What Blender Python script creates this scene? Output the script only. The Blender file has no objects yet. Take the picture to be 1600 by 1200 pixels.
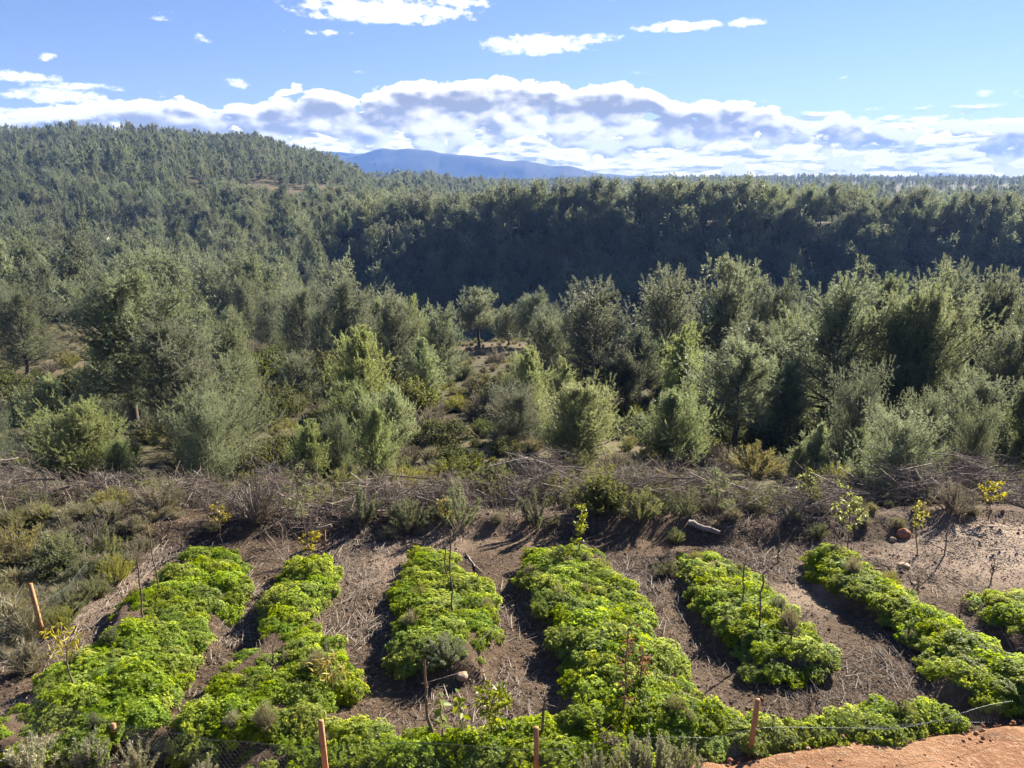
import bpy, math, random
import numpy as np
from mathutils import Vector

# ------------------------------------------------------------------ camera, sky, sun, exposure
sc = bpy.context.scene
COL = sc.collection
R = math.radians
PITCH = R(15.3)
FPX = 1150.0            # focal length in photo pixels (1600 wide)
CT, ST = math.cos(PITCH), math.sin(PITCH)
cam_d = bpy.data.cameras.new("camera")
cam_d.sensor_width = 36.0
cam_d.lens = FPX / 1600.0 * 36.0
cam_d.clip_start = 0.05
cam_d.clip_end = 60000.0
cam = bpy.data.objects.new("camera", cam_d)
cam.location = (0, 0, 0)
cam.rotation_euler = (math.pi / 2 - PITCH, 0, 0)
COL.objects.link(cam)
sc.camera = cam

SUN_AZ, SUN_EL = R(42.0), R(28.0)        # to the right of the view direction (+Y), above the horizon
sun_dir = Vector((math.sin(SUN_AZ) * math.cos(SUN_EL), math.cos(SUN_AZ) * math.cos(SUN_EL), math.sin(SUN_EL)))
sun_d = bpy.data.lights.new("sun", 'SUN')
sun_d.energy = 5.0
sun_d.angle = R(0.53)
sun_d.color = (1.0, 0.93, 0.82)
sun = bpy.data.objects.new("sun", sun_d)
sun.rotation_euler = sun_dir.to_track_quat('Z', 'Y').to_euler()
COL.objects.link(sun)

vs = sc.view_settings
vs.view_transform = 'Standard'
vs.look = 'None'
vs.gamma = 1.0
vs.use_curve_mapping = False
vs.exposure = 1.8

cy = sc.cycles
cy.max_bounces = 4
cy.diffuse_bounces = 3
cy.glossy_bounces = 1
cy.transmission_bounces = 2
cy.transparent_max_bounces = 4
cy.volume_bounces = 0
cy.caustics_reflective = False
cy.caustics_refractive = False
cy.use_adaptive_sampling = True
cy.adaptive_threshold = 0.01
cy.use_denoising = True
cy.denoiser = 'OPENIMAGEDENOISE'
cy.denoising_input_passes = 'RGB_ALBEDO_NORMAL'
cy.denoising_prefilter = 'NONE'
cy.sample_clamp_indirect = 4.0
cy.use_light_tree = False
sc.render.use_persistent_data = False


class NT:
    """small helper to write node maths"""
    def __init__(self, tree):
        self.t = tree
        self.n = tree.nodes
        self.l = tree.links

    def new(self, typ, **kw):
        nd = self.n.new(typ)
        for k, v in kw.items():
            setattr(nd, k, v)
        return nd

    def put(self, sock, v):
        if isinstance(v, bpy.types.NodeSocket):
            self.l.new(v, sock)
        else:
            sock.default_value = v

    def m(self, op, a, b=None, c=None, clamp=False):
        nd = self.new('ShaderNodeMath', operation=op)
        nd.use_clamp = clamp
        self.put(nd.inputs[0], a)
        if b is not None:
            self.put(nd.inputs[1], b)
        if c is not None:
            self.put(nd.inputs[2], c)
        return nd.outputs[0]

    def maprange(self, v, a, b, c=0.0, d=1.0, smooth=False):
        nd = self.new('ShaderNodeMapRange')
        nd.interpolation_type = 'SMOOTHSTEP' if smooth else 'LINEAR'
        nd.clamp = True
        self.put(nd.inputs[0], v)
        for i, x in enumerate((a, b, c, d)):
            self.put(nd.inputs[i + 1], x)
        return nd.outputs[0]

    def xyz(self, x, y, z=0.0):
        nd = self.new('ShaderNodeCombineXYZ')
        for i, v in enumerate((x, y, z)):
            self.put(nd.inputs[i], v)
        return nd.outputs[0]

    def noise(self, vec, scale, detail=5.0, rough=0.55, dist=0.0, out=0):
        nd = self.new('ShaderNodeTexNoise')
        if vec is not None:
            self.l.new(vec, nd.inputs['Vector'])
        nd.inputs['Scale'].default_value = scale
        nd.inputs['Detail'].default_value = detail
        nd.inputs['Roughness'].default_value = rough
        nd.inputs['Distortion'].default_value = dist
        return nd.outputs[out]

    def mix(self, f, a, b):
        nd = self.new('ShaderNodeMix', data_type='RGBA')
        self.put(nd.inputs[0], f)
        for s, v in ((nd.inputs[6], a), (nd.inputs[7], b)):
            if isinstance(v, bpy.types.NodeSocket):
                self.l.new(v, s)
            else:
                s.default_value = (v[0], v[1], v[2], 1.0)
        return nd.outputs[2]


def az_el(px, py):
    """direction of a photo pixel as azimuth / elevation in degrees"""
    x, u = (px - 800) / FPX, (600 - py) / FPX
    d = Vector((x, CT + u * ST, -ST + u * CT)).normalized()
    return math.degrees(math.atan2(d.x, d.y)), math.degrees(math.asin(d.z))


def build_world():
    w = bpy.data.worlds.new("World")
    sc.world = w
    w.use_nodes = True
    w.cycles.sampling_method = 'MANUAL'
    w.cycles.sample_map_resolution = 256
    t = NT(w.node_tree)
    t.n.clear()
    sky = t.new('ShaderNodeTexSky', sky_type='NISHITA')
    sky.sun_disc = False
    sky.sun_elevation = SUN_EL
    sky.sun_rotation = SUN_AZ
    sky.altitude = 300.0
    sky.air_density = 1.0
    sky.dust_density = 0.0
    sky.ozone_density = 3.0
    SKY_K = 0.050
    tc = t.new('ShaderNodeTexCoord')
    sep = t.new('ShaderNodeSeparateXYZ')
    t.l.new(tc.outputs['Generated'], sep.inputs[0])
    az = t.m('MULTIPLY', t.m('ARCTAN2', sep.outputs[0], sep.outputs[1]), 57.2958)
    el = t.m('MULTIPLY', t.m('ARCSINE', sep.outputs[2]), 57.2958)

    def noise2(x, y, scale, detail, rough):
        nd = t.new('ShaderNodeTexNoise', noise_dimensions='2D')
        t.l.new(t.xyz(x, y), nd.inputs['Vector'])
        nd.inputs['Scale'].default_value = scale
        nd.inputs['Detail'].default_value = detail
        nd.inputs['Roughness'].default_value = rough
        return nd.outputs[0]

    # top edge of the cumulus bank by azimuth (degrees); the same bank runs on all round the horizon
    pts = [(-180, 5.8), (-120, 6.2), (-80, 5.6), (-52, 5.6), (-40, 5.0)]
    for px, py in ((0, 172), (120, 150), (230, 138), (340, 156), (395, 150), (440, 122), (500, 126), (560, 138), (620, 116), (700, 112),
                   (860, 118), (1030, 124), (1058, 160), (1100, 138), (1200, 152), (1262, 176), (1280, 190), (1300, 162), (1360, 172),
                   (1410, 196), (1460, 178), (1600, 178)):
        pts.append(az_el(px, py))
    pts += [(45, 5.0), (70, 5.8), (110, 5.2), (150, 6.0), (180, 5.8)]
    fc = t.new('ShaderNodeFloatCurve')
    cv = fc.mapping.curves[0]
    P = [((a + 180) / 360.0, e / 10.0) for a, e in pts]
    cv.points[0].location = P[0]
    cv.points[1].location = P[-1]
    for p in P[1:-1]:
        cv.points.new(*p)
    for p in cv.points:
        p.handle_type = 'VECTOR'
    fc.mapping.update()
    t.put(fc.inputs['Value'], t.m('DIVIDE', t.m('ADD', az, 180.0), 360.0))
    top = t.m('MULTIPLY', fc.outputs[0], 10.0)

    def cumulus(dx, dy, fine=7.0):
        """density of the heaped clouds, sampled dx / dy degrees away"""
        a = t.m('ADD', az, dx)
        e = t.m('ADD', el, dy)
        x, y = t.m('MULTIPLY', a, 0.19), t.m('MULTIPLY', e, 0.34)
        det = noise2(x, y, 1.7, fine, 0.56)
        vo = t.new('ShaderNodeTexVoronoi', feature='F1', voronoi_dimensions='2D')
        wob = t.m('MULTIPLY', det, 0.35)
        t.l.new(t.xyz(t.m('ADD', x, wob), t.m('ADD', y, wob)), vo.inputs['Vector'])
        vo.inputs['Scale'].default_value = 3.0
        vo.inputs['Detail'].default_value = 1.0 if fine > 4 else 0.0
        bil = t.m('SUBTRACT', 0.45, vo.outputs['Distance'])
        d = t.m('ADD', t.m('MULTIPLY', t.m('SUBTRACT', det, 0.5), 2.6), t.m('MULTIPLY', bil, 0.55))
        h = t.m('SUBTRACT', top, e)
        up = t.maprange(h, -0.3, 0.8, -1.0, 0.72)
        low = t.maprange(e, 2.0, 3.9, -0.75, 0.0)
        return t.m('ADD', t.m('ADD', d, up), low)

    d0 = cumulus(0.0, 0.0)
    s0 = cumulus(0.0, 0.0, 2.6)
    s1 = cumulus(0.42, 0.50, 2.6)
    cmask = t.maprange(d0, 0.0, 0.15, 0, 1, True)
    relief = t.m('ADD', t.m('MULTIPLY', t.m('SUBTRACT', s1, s0), 0.9), t.m('MULTIPLY', t.m('SUBTRACT', d0, s0), -0.85))
    hbase = t.m('SUBTRACT', t.maprange(t.m('SUBTRACT', top, el), 0.3, 1.9, -0.25, 0.55), t.maprange(t.m('SUBTRACT', top, el), 2.1, 2.9, 0.0, 0.5))      # tops catch the sun, undersides turn grey
    thick = t.maprange(t.m('ADD', t.m('ADD', relief, hbase), t.m('MULTIPLY', d0, 0.36)), 0.10, 0.92, 0, 1, True)

    # low layered cloud near the horizon, finer and flatter as it recedes
    def layer(dx, dy):
        a = t.m('ADD', az, dx)
        e = t.m('MAXIMUM', t.m('ADD', el, dy), 0.0)
        return noise2(t.m('MULTIPLY', a, 0.17), t.m('MULTIPLY', t.m('POWER', t.m('ADD', e, 0.35), 0.62), 2.3), 1.5, 7.0, 0.6)
    l0 = layer(0, 0)
    l1 = layer(0.35, 0.25)
    lfade = t.maprange(el, 2.9, 5.4, 0.0, 0.5, True)
    lmask = t.maprange(t.m('SUBTRACT', l0, lfade), 0.21, 0.38, 0, 1, True)
    lrel = t.m('MULTIPLY', t.m('SUBTRACT', l1, l0), 2.0)
    lthick = t.maprange(t.m('ADD', t.m('MULTIPLY', l0, 1.0), lrel), 0.46, 0.80, 0, 1, True)

    # lone flat clouds higher up
    def lone(px, py, wpx, hpx, k):
        a0, e0 = az_el(px, py)
        a1, _ = az_el(px + wpx, py)
        _, e1 = az_el(px, py - hpx)
        da = t.m('MULTIPLY_ADD', az, 1.0 / abs(a1 - a0), -a0 / abs(a1 - a0))
        de = t.m('MULTIPLY_ADD', el, 1.0 / abs(e1 - e0), -e0 / abs(e1 - e0))
        r = t.m('MULTIPLY_ADD', da, da, t.m('MULTIPLY', de, de))
        return t.m('MULTIPLY_ADD', r, -k, k)
    spots = [(600, 16, 160, 26, 1.0), (720, 4, 60, 12, .8), (835, 70, 105, 20, 1.0), (930, 60, 70, 9, .7), (1070, 41, 95, 11, .9),
             (1160, 35, 40, 10, .8), (510, 52, 70, 6, .4), (263, 26, 34, 8, .4), (315, 59, 18, 8, .45), (68, 88, 22, 10, .5),
             (30, 120, 90, 12, .8), (110, 134, 110, 8, .7), (40, 178, 130, 12, .75), (372, 130, 26, 10, .6), (1532, 144, 20, 9, .5),
             (1594, 146, 16, 10, .5), (90, 150, 100, 16, .85)]
    s = None
    for sp in spots:
        v = lone(*sp)
        s = v if s is None else t.m('MAXIMUM', s, v)
    sn = noise2(t.m('MULTIPLY', az, 0.5), t.m('MULTIPLY', el, 1.0), 1.8, 6.0, 0.6)
    sd = t.m('ADD', s, t.m('MULTIPLY', t.m('SUBTRACT', sn, 0.52), 2.2))
    smask = t.m('MULTIPLY', t.maprange(sd, 0.1, 0.75, 0, 1, True), t.maprange(s, -0.5, 0.15, 0, 1, True))
    base = t.new('ShaderNodeVectorMath', operation='SCALE')
    skyc = t.new('ShaderNodeVectorMath', operation='MULTIPLY')      # a deeper winter blue
    t.l.new(sky.outputs[0], skyc.inputs[0])
    skyc.inputs[1].default_value = (0.70, 0.67, 0.84)
    t.l.new(skyc.outputs[0], base.inputs[0])
    base.inputs['Scale'].default_value = SKY_K
    ccol = t.mix(thick, (0.42, 0.40, 0.355), (0.115, 0.119, 0.132))
    lcol = t.mix(lthick, (0.58, 0.52, 0.37), (0.17, 0.18, 0.20))
    col = t.mix(t.m('MULTIPLY', lmask, 0.93), base.outputs[0], lcol)
    col = t.mix(t.m('MULTIPLY', cmask, 0.97), col, ccol)
    col = t.mix(t.m('MULTIPLY', smask, 0.92), col, (0.44, 0.435, 0.425))
    bg = t.new('ShaderNodeBackground')
    t.l.new(col, bg.inputs[0])
    # clear sky above and below the band where the clouds stand (the mix skips the noise there)
    bg2 = t.new('ShaderNodeBackground')
    t.l.new(skyc.outputs[0], bg2.inputs[0])
    bg2.inputs[1].default_value = SKY_K
    band = t.m('MULTIPLY', t.m('LESS_THAN', el, 13.5), t.m('GREATER_THAN', el, -1.5))
    ms = t.new('ShaderNodeMixShader')
    t.l.new(band, ms.inputs[0])
    t.l.new(bg2.outputs[0], ms.inputs[1])
    t.l.new(bg.outputs[0], ms.inputs[2])
    out = t.new('ShaderNodeOutputWorld')
    t.l.new(ms.outputs[0], out.inputs[0])


build_world()
# ------------------------------------------------------------------ helpers
RNG = np.random.default_rng(7)
random.seed(7)


def unit(v):
    return v / np.maximum(np.linalg.norm(v, axis=-1, keepdims=True), 1e-9)


def rand_unit(rng, n):
    return unit(rng.normal(size=(n, 3)))


class MB:
    """collects vertices and faces (numpy) and builds one mesh"""
    def __init__(self):
        self.v, self.f, self.mi, self.tint, self.n = [], [], [], [], 0

    def add(self, V, F, mat=0, tint=None):
        V = np.asarray(V, dtype=np.float32).reshape(-1, 3)
        F = np.asarray(F, dtype=np.int64)
        self.v.append(V)
        self.f.append(F + self.n)
        self.mi.append(np.full(len(F), mat, dtype=np.int32))
        if tint is None:
            tint = np.full(len(V), 0.5)
        self.tint.append(np.broadcast_to(np.asarray(tint, dtype=np.float32), (len(V),)))
        self.n += len(V)
        return self

    def mesh(self, name, mats, smooth=False):
        me = bpy.data.meshes.new(name)
        V = np.concatenate(self.v)
        lt = np.concatenate([np.full(len(f), f.shape[1], dtype=np.int32) for f in self.f])
        li = np.concatenate([f.ravel() for f in self.f]).astype(np.int32)
        me.vertices.add(len(V))
        me.vertices.foreach_set('co', V.ravel())
        me.loops.add(len(li))
        me.loops.foreach_set('vertex_index', li)
        me.polygons.add(len(lt))
        me.polygons.foreach_set('loop_start', np.concatenate([[0], np.cumsum(lt)[:-1]]).astype(np.int32))
        me.polygons.foreach_set('loop_total', lt)
        me.polygons.foreach_set('material_index', np.concatenate(self.mi))
        if smooth:
            me.polygons.foreach_set('use_smooth', np.ones(len(lt), dtype=bool))
        a = me.attributes.new('tint', 'FLOAT', 'POINT')
        a.data.foreach_set('value', np.concatenate(self.tint).astype(np.float32))
        for m in mats:
            me.materials.append(m)
        me.update(calc_edges=True)
        return me


def link(name, me, parent=None, loc=None):
    o = bpy.data.objects.new(name, me)
    COL.objects.link(o)
    if parent is not None:
        o.parent = parent
    if loc is not None:
        o.location = loc
    return o


def tag(o, label=None, cat=None, group=None, kind=None):
    if label:
        o['label'] = label
    if cat:
        o['category'] = cat
    if group:
        o['group'] = group
    if kind:
        o['kind'] = kind
    return o


def thing(name, label, cat, loc, rz=0.0, scale=1.0, group=None):
    o = bpy.data.objects.new(name, None)
    COL.objects.link(o)
    o.empty_display_size = 0.2
    o.location = loc
    o.rotation_euler = (0, 0, rz)
    o.scale = (scale,) * 3 if not isinstance(scale, tuple) else scale
    return tag(o, label, cat, group)


def tube(pts, rad, sides=5):
    """tapered tube along points -> V, F (quads)"""
    P = np.asarray(pts, float)
    n = len(P)
    T = unit(np.gradient(P, axis=0))
    ref = np.where(np.abs(T[:, 2:3]) > 0.9, np.array([[1.0, 0, 0]]), np.array([[0, 0, 1.0]]))
    A = unit(np.cross(T, ref))
    B = np.cross(T, A)
    a = np.linspace(0, 2 * np.pi, sides, endpoint=False)
    r = np.broadcast_to(np.asarray(rad, float), (n,))
    V = P[:, None, :] + r[:, None, None] * (np.cos(a)[None, :, None] * A[:, None, :] + np.sin(a)[None, :, None] * B[:, None, :])
    i, j = np.meshgrid(np.arange(n - 1), np.arange(sides), indexing='ij')
    k = (j + 1) % sides
    F = np.stack([i * sides + j, i * sides + k, (i + 1) * sides + k, (i + 1) * sides + j], -1).reshape(-1, 4)
    return V.reshape(-1, 3), F


def sticks(P, D, L, r, bend=None):
    """many 3-sided sticks at once: start P, direction D, length L, radius r; bend = sideways offset of the middle"""
    n = len(P)
    D = unit(D)
    ref = np.where(np.abs(D[:, 2:3]) > 0.9, np.array([[1.0, 0, 0]]), np.array([[0, 0, 1.0]]))
    A = unit(np.cross(D, ref))
    B = np.cross(D, A)
    L = np.broadcast_to(L, (n,))[:, None]
    r = np.broadcast_to(r, (n,))[:, None]
    rings = [P, P + D * L]
    rr = [r, r * 0.55]
    if bend is not None:
        rings = [P, P + D * L * 0.5 + bend, P + D * L]
        rr = [r, r * 0.85, r * 0.5]
    V = []
    for q, s in zip(rings, rr):
        for k in range(3):
            a = 2 * np.pi * k / 3
            V.append(q + s * (np.cos(a) * A + np.sin(a) * B))
    m = len(rings) * 3
    V = np.stack(V, 1)
    F = []
    for g in range(len(rings) - 1):
        for k in range(3):
            k2 = (k + 1) % 3
            F.append([g * 3 + k, g * 3 + k2, g * 3 + 3 + k2, g * 3 + 3 + k])
    F = np.asarray(F)[None] + (np.arange(n) * m)[:, None, None]
    return V.reshape(-1, 3), F.reshape(-1, 4), m


def blades(P, D, L, w, rng):
    """thin triangles: base at P, tip along D"""
    n = len(P)
    D = unit(D)
    S = unit(np.cross(D, rand_unit(rng, n)))
    L = np.broadcast_to(L, (n,))[:, None]
    w = np.broadcast_to(w, (n,))[:, None]
    V = np.stack([P - S * w * 0.5, P + S * w * 0.5, P + D * L], 1).reshape(-1, 3)
    return V, np.arange(3 * n).reshape(n, 3)


def leaves(P, D, N, L, w, fold=0.25):
    """leaves of two folded triangles: base P, tip along D, face normal about N"""
    n = len(P)
    D = unit(D)
    S = unit(np.cross(D, N))
    U = np.cross(S, D)
    L = np.broadcast_to(L, (n,))[:, None]
    w = np.broadcast_to(w, (n,))[:, None]
    mid = P + D * L * 0.45
    V = np.stack([P, mid + S * w * 0.5 + U * w * fold, P + D * L - U * L * 0.12, mid - S * w * 0.5 + U * w * fold], 1).reshape(-1, 3)
    q = np.arange(n)[:, None] * 4
    F = np.concatenate([q + np.array([[0, 1, 2]]), q + np.array([[0, 2, 3]])])
    return V, F


def fbm(x, y, seed=0, octs=4, f=1.0):
    """cheap rolling noise from rotated sines, about -1..1"""
    r = np.random.default_rng(seed)
    s, a, tot = 0.0, 1.0, 0.0
    for _ in range(octs):
        for _k in range(3):
            th = r.uniform(0, 6.28)
            s = s + a * np.sin(f * (x * math.cos(th) + y * math.sin(th)) + r.uniform(0, 6.28) + 1.3 * np.sin(0.6 * f * (x * math.sin(th) - y * math.cos(th)) + r.uniform(0, 6.28)))
        tot += a * 1.7
        a *= 0.5
        f *= 2.07
    return s / tot


# ------------------------------------------------------------------ materials
def new_mat(name):
    m = bpy.data.materials.new(name)
    m.use_nodes = True
    t = NT(m.node_tree)
    t.n.clear()
    out = t.new('ShaderNodeOutputMaterial')
    return m, t, out


def foliage_mat(name, dark, light, trans, tfac=0.4, gloss=0.25, rough=0.5, var=0.35, hue=0.03):
    m, t, out = new_mat(name)
    at = t.new('ShaderNodeAttribute', attribute_name='tint')
    oi = t.new('ShaderNodeObjectInfo')
    col = t.mix(at.outputs['Fac'], dark, light)
    tcol = t.mix(at.outputs['Fac'], [c * 0.75 for c in trans], trans)
    res = []
    for c in (col, tcol):
        h = t.new('ShaderNodeHueSaturation')
        t.put(h.inputs['Hue'], t.maprange(oi.outputs['Random'], 0, 1, 0.5 - hue, 0.5 + hue))
        t.put(h.inputs['Value'], t.maprange(t.m('FRACT', t.m('MULTIPLY', oi.outputs['Random'], 7.31)), 0, 1, 1 - var, 1 + var))
        t.put(h.inputs['Saturation'], t.maprange(t.m('FRACT', t.m('MULTIPLY', oi.outputs['Random'], 3.77)), 0, 1, 0.85, 1.1))
        t.l.new(c, h.inputs['Color'])
        res.append(h.outputs[0])
    p = t.new('ShaderNodeBsdfPrincipled')
    t.l.new(res[0], p.inputs['Base Color'])
    p.inputs['Roughness'].default_value = rough
    p.inputs['Specular IOR Level'].default_value = gloss
    tr = t.new('ShaderNodeBsdfTranslucent')
    t.l.new(res[1], tr.inputs[0])
    mx = t.new('ShaderNodeMixShader')
    mx.inputs[0].default_value = tfac
    t.l.new(p.outputs[0], mx.inputs[1])
    t.l.new(tr.outputs[0], mx.inputs[2])
    t.l.new(mx.outputs[0], out.inputs[0])
    return m


def tint_mat(name, a, b, rough=0.85, scale=30.0, spec=0.2, bump=0.0):
    """matte material between two colours by tint and noise"""
    m, t, out = new_mat(name)
    at = t.new('ShaderNodeAttribute', attribute_name='tint')
    tc = t.new('ShaderNodeTexCoord')
    n = t.noise(tc.outputs['Object'], scale, 4.0, 0.6)
    f = t.m('ADD', t.m('MULTIPLY', at.outputs['Fac'], 0.75), t.m('MULTIPLY', t.m('SUBTRACT', n, 0.37), 0.7), clamp=True)
    p = t.new('ShaderNodeBsdfPrincipled')
    t.l.new(t.mix(f, a, b), p.inputs['Base Color'])
    p.inputs['Roughness'].default_value = rough
    p.inputs['Specular IOR Level'].default_value = spec
    if bump:
        bn = t.new('ShaderNodeBump')
        bn.inputs['Strength'].default_value = bump
        bn.inputs['Distance'].default_value = 0.02
        t.l.new(n, bn.inputs['Height'])
        t.l.new(bn.outputs[0], p.inputs['Normal'])
    t.l.new(p.outputs[0], out.inputs[0])
    return m


M = {}
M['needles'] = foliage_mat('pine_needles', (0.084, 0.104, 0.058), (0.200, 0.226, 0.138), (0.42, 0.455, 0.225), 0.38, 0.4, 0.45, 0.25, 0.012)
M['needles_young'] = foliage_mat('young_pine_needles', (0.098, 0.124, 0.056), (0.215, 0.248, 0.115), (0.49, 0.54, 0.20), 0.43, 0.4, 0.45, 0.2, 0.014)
M['bark'] = tint_mat('pine_bark', (0.055, 0.043, 0.034), (0.17, 0.14, 0.115), 0.9, 14.0, 0.1)
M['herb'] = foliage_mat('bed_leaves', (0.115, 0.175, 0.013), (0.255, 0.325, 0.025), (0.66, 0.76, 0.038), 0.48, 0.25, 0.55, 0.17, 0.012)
M['rosemary'] = foliage_mat('rosemary_leaves', (0.085, 0.095, 0.052), (0.20, 0.21, 0.12), (0.30, 0.31, 0.12), 0.38, 0.25, 0.5, 0.25, 0.015)
M['mastic'] = foliage_mat('mastic_leaves', (0.034, 0.050, 0.014), (0.085, 0.100, 0.028), (0.22, 0.23, 0.04), 0.36, 0.2, 0.6, 0.3, 0.02)
M['heath'] = foliage_mat('heath_leaves', (0.11, 0.095, 0.065), (0.25, 0.22, 0.155), (0.30, 0.26, 0.14), 0.35, 0.2, 0.6, 0.25, 0.02)
M['broom'] = foliage_mat('broom_leaves', (0.11, 0.118, 0.035), (0.25, 0.24, 0.07), (0.42, 0.40, 0.08), 0.42, 0.25, 0.5, 0.22, 0.02)
M['silver'] = foliage_mat('silver_herb_leaves', (0.20, 0.20, 0.12), (0.42, 0.40, 0.26), (0.40, 0.38, 0.18), 0.33, 0.25, 0.5, 0.15, 0.012)
M['grass'] = foliage_mat('dry_grass_blades', (0.15, 0.145, 0.08), (0.34, 0.30, 0.18), (0.36, 0.31, 0.14), 0.33, 0.2, 0.6, 0.15, 0.012)
M['yellow'] = foliage_mat('yellow_leaves', (0.22, 0.20, 0.02), (0.42, 0.33, 0.03), (0.55, 0.46, 0.03), 0.45, 0.3, 0.4, 0.15, 0.015)
M['lime'] = foliage_mat('lime_leaves', (0.11, 0.14, 0.022), (0.23, 0.25, 0.035), (0.36, 0.38, 0.04), 0.45, 0.3, 0.4, 0.15, 0.015)
M['rusty'] = foliage_mat('rusty_leaves', (0.15, 0.055, 0.025), (0.30, 0.13, 0.05), (0.32, 0.13, 0.04), 0.4, 0.2, 0.5, 0.15, 0.01)
M['twig'] = tint_mat('dead_twigs', (0.085, 0.062, 0.048), (0.40, 0.33, 0.265), 0.85, 9.0, 0.2)
M['mulch'] = tint_mat('mulch_sticks', (0.075, 0.055, 0.042), (0.50, 0.42, 0.335), 0.8, 6.0, 0.25)
M['chips'] = tint_mat('leaf_litter', (0.045, 0.032, 0.024), (0.27, 0.20, 0.15), 0.85, 6.0, 0.2)
M['stem'] = tint_mat('sapling_stem', (0.10, 0.065, 0.045), (0.24, 0.175, 0.125), 0.8, 20.0, 0.2)
M['stake'] = tint_mat('orange_timber', (0.30, 0.135, 0.055), (0.52, 0.275, 0.125), 0.75, 12.0, 0.2)
M['plank'] = tint_mat('weathered_plank', (0.20, 0.14, 0.09), (0.42, 0.31, 0.21), 0.8, 14.0, 0.2)
M['rock'] = tint_mat('warm_stone', (0.27, 0.185, 0.12), (0.50, 0.37, 0.255), 0.9, 7.0, 0.15, 0.6)
M['rock_red'] = tint_mat('red_stone', (0.24, 0.105, 0.055), (0.42, 0.20, 0.11), 0.9, 7.0, 0.15, 0.6)
M['clod'] = tint_mat('red_clods', (0.20, 0.095, 0.050), (0.40, 0.215, 0.120), 0.95, 8.0, 0.1)
M['crumb'] = tint_mat('brown_clods', (0.085, 0.055, 0.040), (0.24, 0.16, 0.11), 0.95, 8.0, 0.1)
M['log'] = tint_mat('grey_log', (0.16, 0.125, 0.10), (0.36, 0.30, 0.25), 0.9, 10.0, 0.15, 0.5)
M['wall'] = tint_mat('white_render', (0.60, 0.57, 0.52), (0.78, 0.75, 0.70), 0.9, 2.0)
M['tiles'] = tint_mat('roof_tiles', (0.22, 0.16, 0.125), (0.32, 0.24, 0.19), 0.9, 2.0)
M['dark'] = tint_mat('window_glass', (0.02, 0.022, 0.025), (0.04, 0.045, 0.05), 0.15, 2.0, 0.5)


def wire_mat():
    m, t, out = new_mat('galvanised_wire')
    p = t.new('ShaderNodeBsdfPrincipled')
    p.inputs['Base Color'].default_value = (0.13, 0.14, 0.125, 1)
    p.inputs['Metallic'].default_value = 0.4
    p.inputs['Roughness'].default_value = 0.5
    t.l.new(p.outputs[0], out.inputs[0])
    return m


M['wire'] = wire_mat()


def ground_mat():
    m, t, out = new_mat('hillside_ground')
    tc = t.new('ShaderNodeTexCoord')
    v = tc.outputs['Object']
    n1 = t.noise(v, 0.045, 5.0, 0.6)
    n2 = t.noise(v, 0.8, 6.0, 0.65)
    n3 = t.noise(v, 9.0, 5.0, 0.7)
    scrub = t.mix(n2, (0.050, 0.052, 0.026), (0.135, 0.110, 0.062))
    soil = t.mix(n3, (0.16, 0.105, 0.065), (0.33, 0.235, 0.150))
    at = t.new('ShaderNodeAttribute', attribute_name='tint')
    f = t.m('ADD', t.maprange(n1, 0.54, 0.70, 0, 0.35), t.m('MULTIPLY', at.outputs['Fac'], 1.0), clamp=True)
    f = t.m('MULTIPLY', f, t.maprange(n2, 0.3, 0.62, 0.35, 1.0))
    p = t.new('ShaderNodeBsdfPrincipled')
    t.l.new(t.mix(f, scrub, soil), p.inputs['Base Color'])
    p.inputs['Roughness'].default_value = 0.95
    p.inputs['Specular IOR Level'].default_value = 0.1
    bn = t.new('ShaderNodeBump')
    bn.inputs['Strength'].default_value = 0.7
    bn.inputs['Distance'].default_value = 0.25
    t.l.new(t.m('ADD', n2, t.m('MULTIPLY', n3, 0.2)), bn.inputs['Height'])
    t.l.new(bn.outputs[0], p.inputs['Normal'])
    t.l.new(p.outputs[0], out.inputs[0])
    return m


def soil_mat(name, a, b, c, bump=0.9, pale=None):
    """garden earth: two soil tones, pale crumbs"""
    m, t, out = new_mat(name)
    tc = t.new('ShaderNodeTexCoord')
    v = tc.outputs['Object']
    n1 = t.noise(v, 0.9, 5.0, 0.6)
    n2 = t.noise(v, 14.0, 6.0, 0.7)
    n3 = t.noise(v, 60.0, 3.0, 0.7)
    col = t.mix(t.maprange(n1, 0.36, 0.64), a, b)
    col = t.mix(t.maprange(n2, 0.50, 0.72), col, c)
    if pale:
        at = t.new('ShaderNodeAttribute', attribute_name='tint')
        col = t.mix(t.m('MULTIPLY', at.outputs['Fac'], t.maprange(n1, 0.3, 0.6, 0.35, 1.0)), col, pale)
    p = t.new('ShaderNodeBsdfPrincipled')
    t.l.new(col, p.inputs['Base Color'])
    p.inputs['Roughness'].default_value = 0.95
    p.inputs['Specular IOR Level'].default_value = 0.1
    bn = t.new('ShaderNodeBump')
    bn.inputs['Strength'].default_value = bump
    bn.inputs['Distance'].default_value = 0.05
    t.l.new(t.m('ADD', n2, t.m('MULTIPLY', n3, 0.35)), bn.inputs['Height'])
    t.l.new(bn.outputs[0], p.inputs['Normal'])
    t.l.new(p.outputs[0], out.inputs[0])
    return m


M['ground'] = ground_mat()
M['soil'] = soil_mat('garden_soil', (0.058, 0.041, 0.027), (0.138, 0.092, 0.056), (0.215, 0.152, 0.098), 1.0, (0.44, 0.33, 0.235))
M['path'] = soil_mat('orange_dirt', (0.29, 0.140, 0.070), (0.41, 0.228, 0.120), (0.50, 0.33, 0.20), 1.0)
M['mountain'] = soil_mat('mountain_slope', (0.07, 0.075, 0.045), (0.11, 0.10, 0.065), (0.16, 0.14, 0.10), 0.2)

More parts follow.
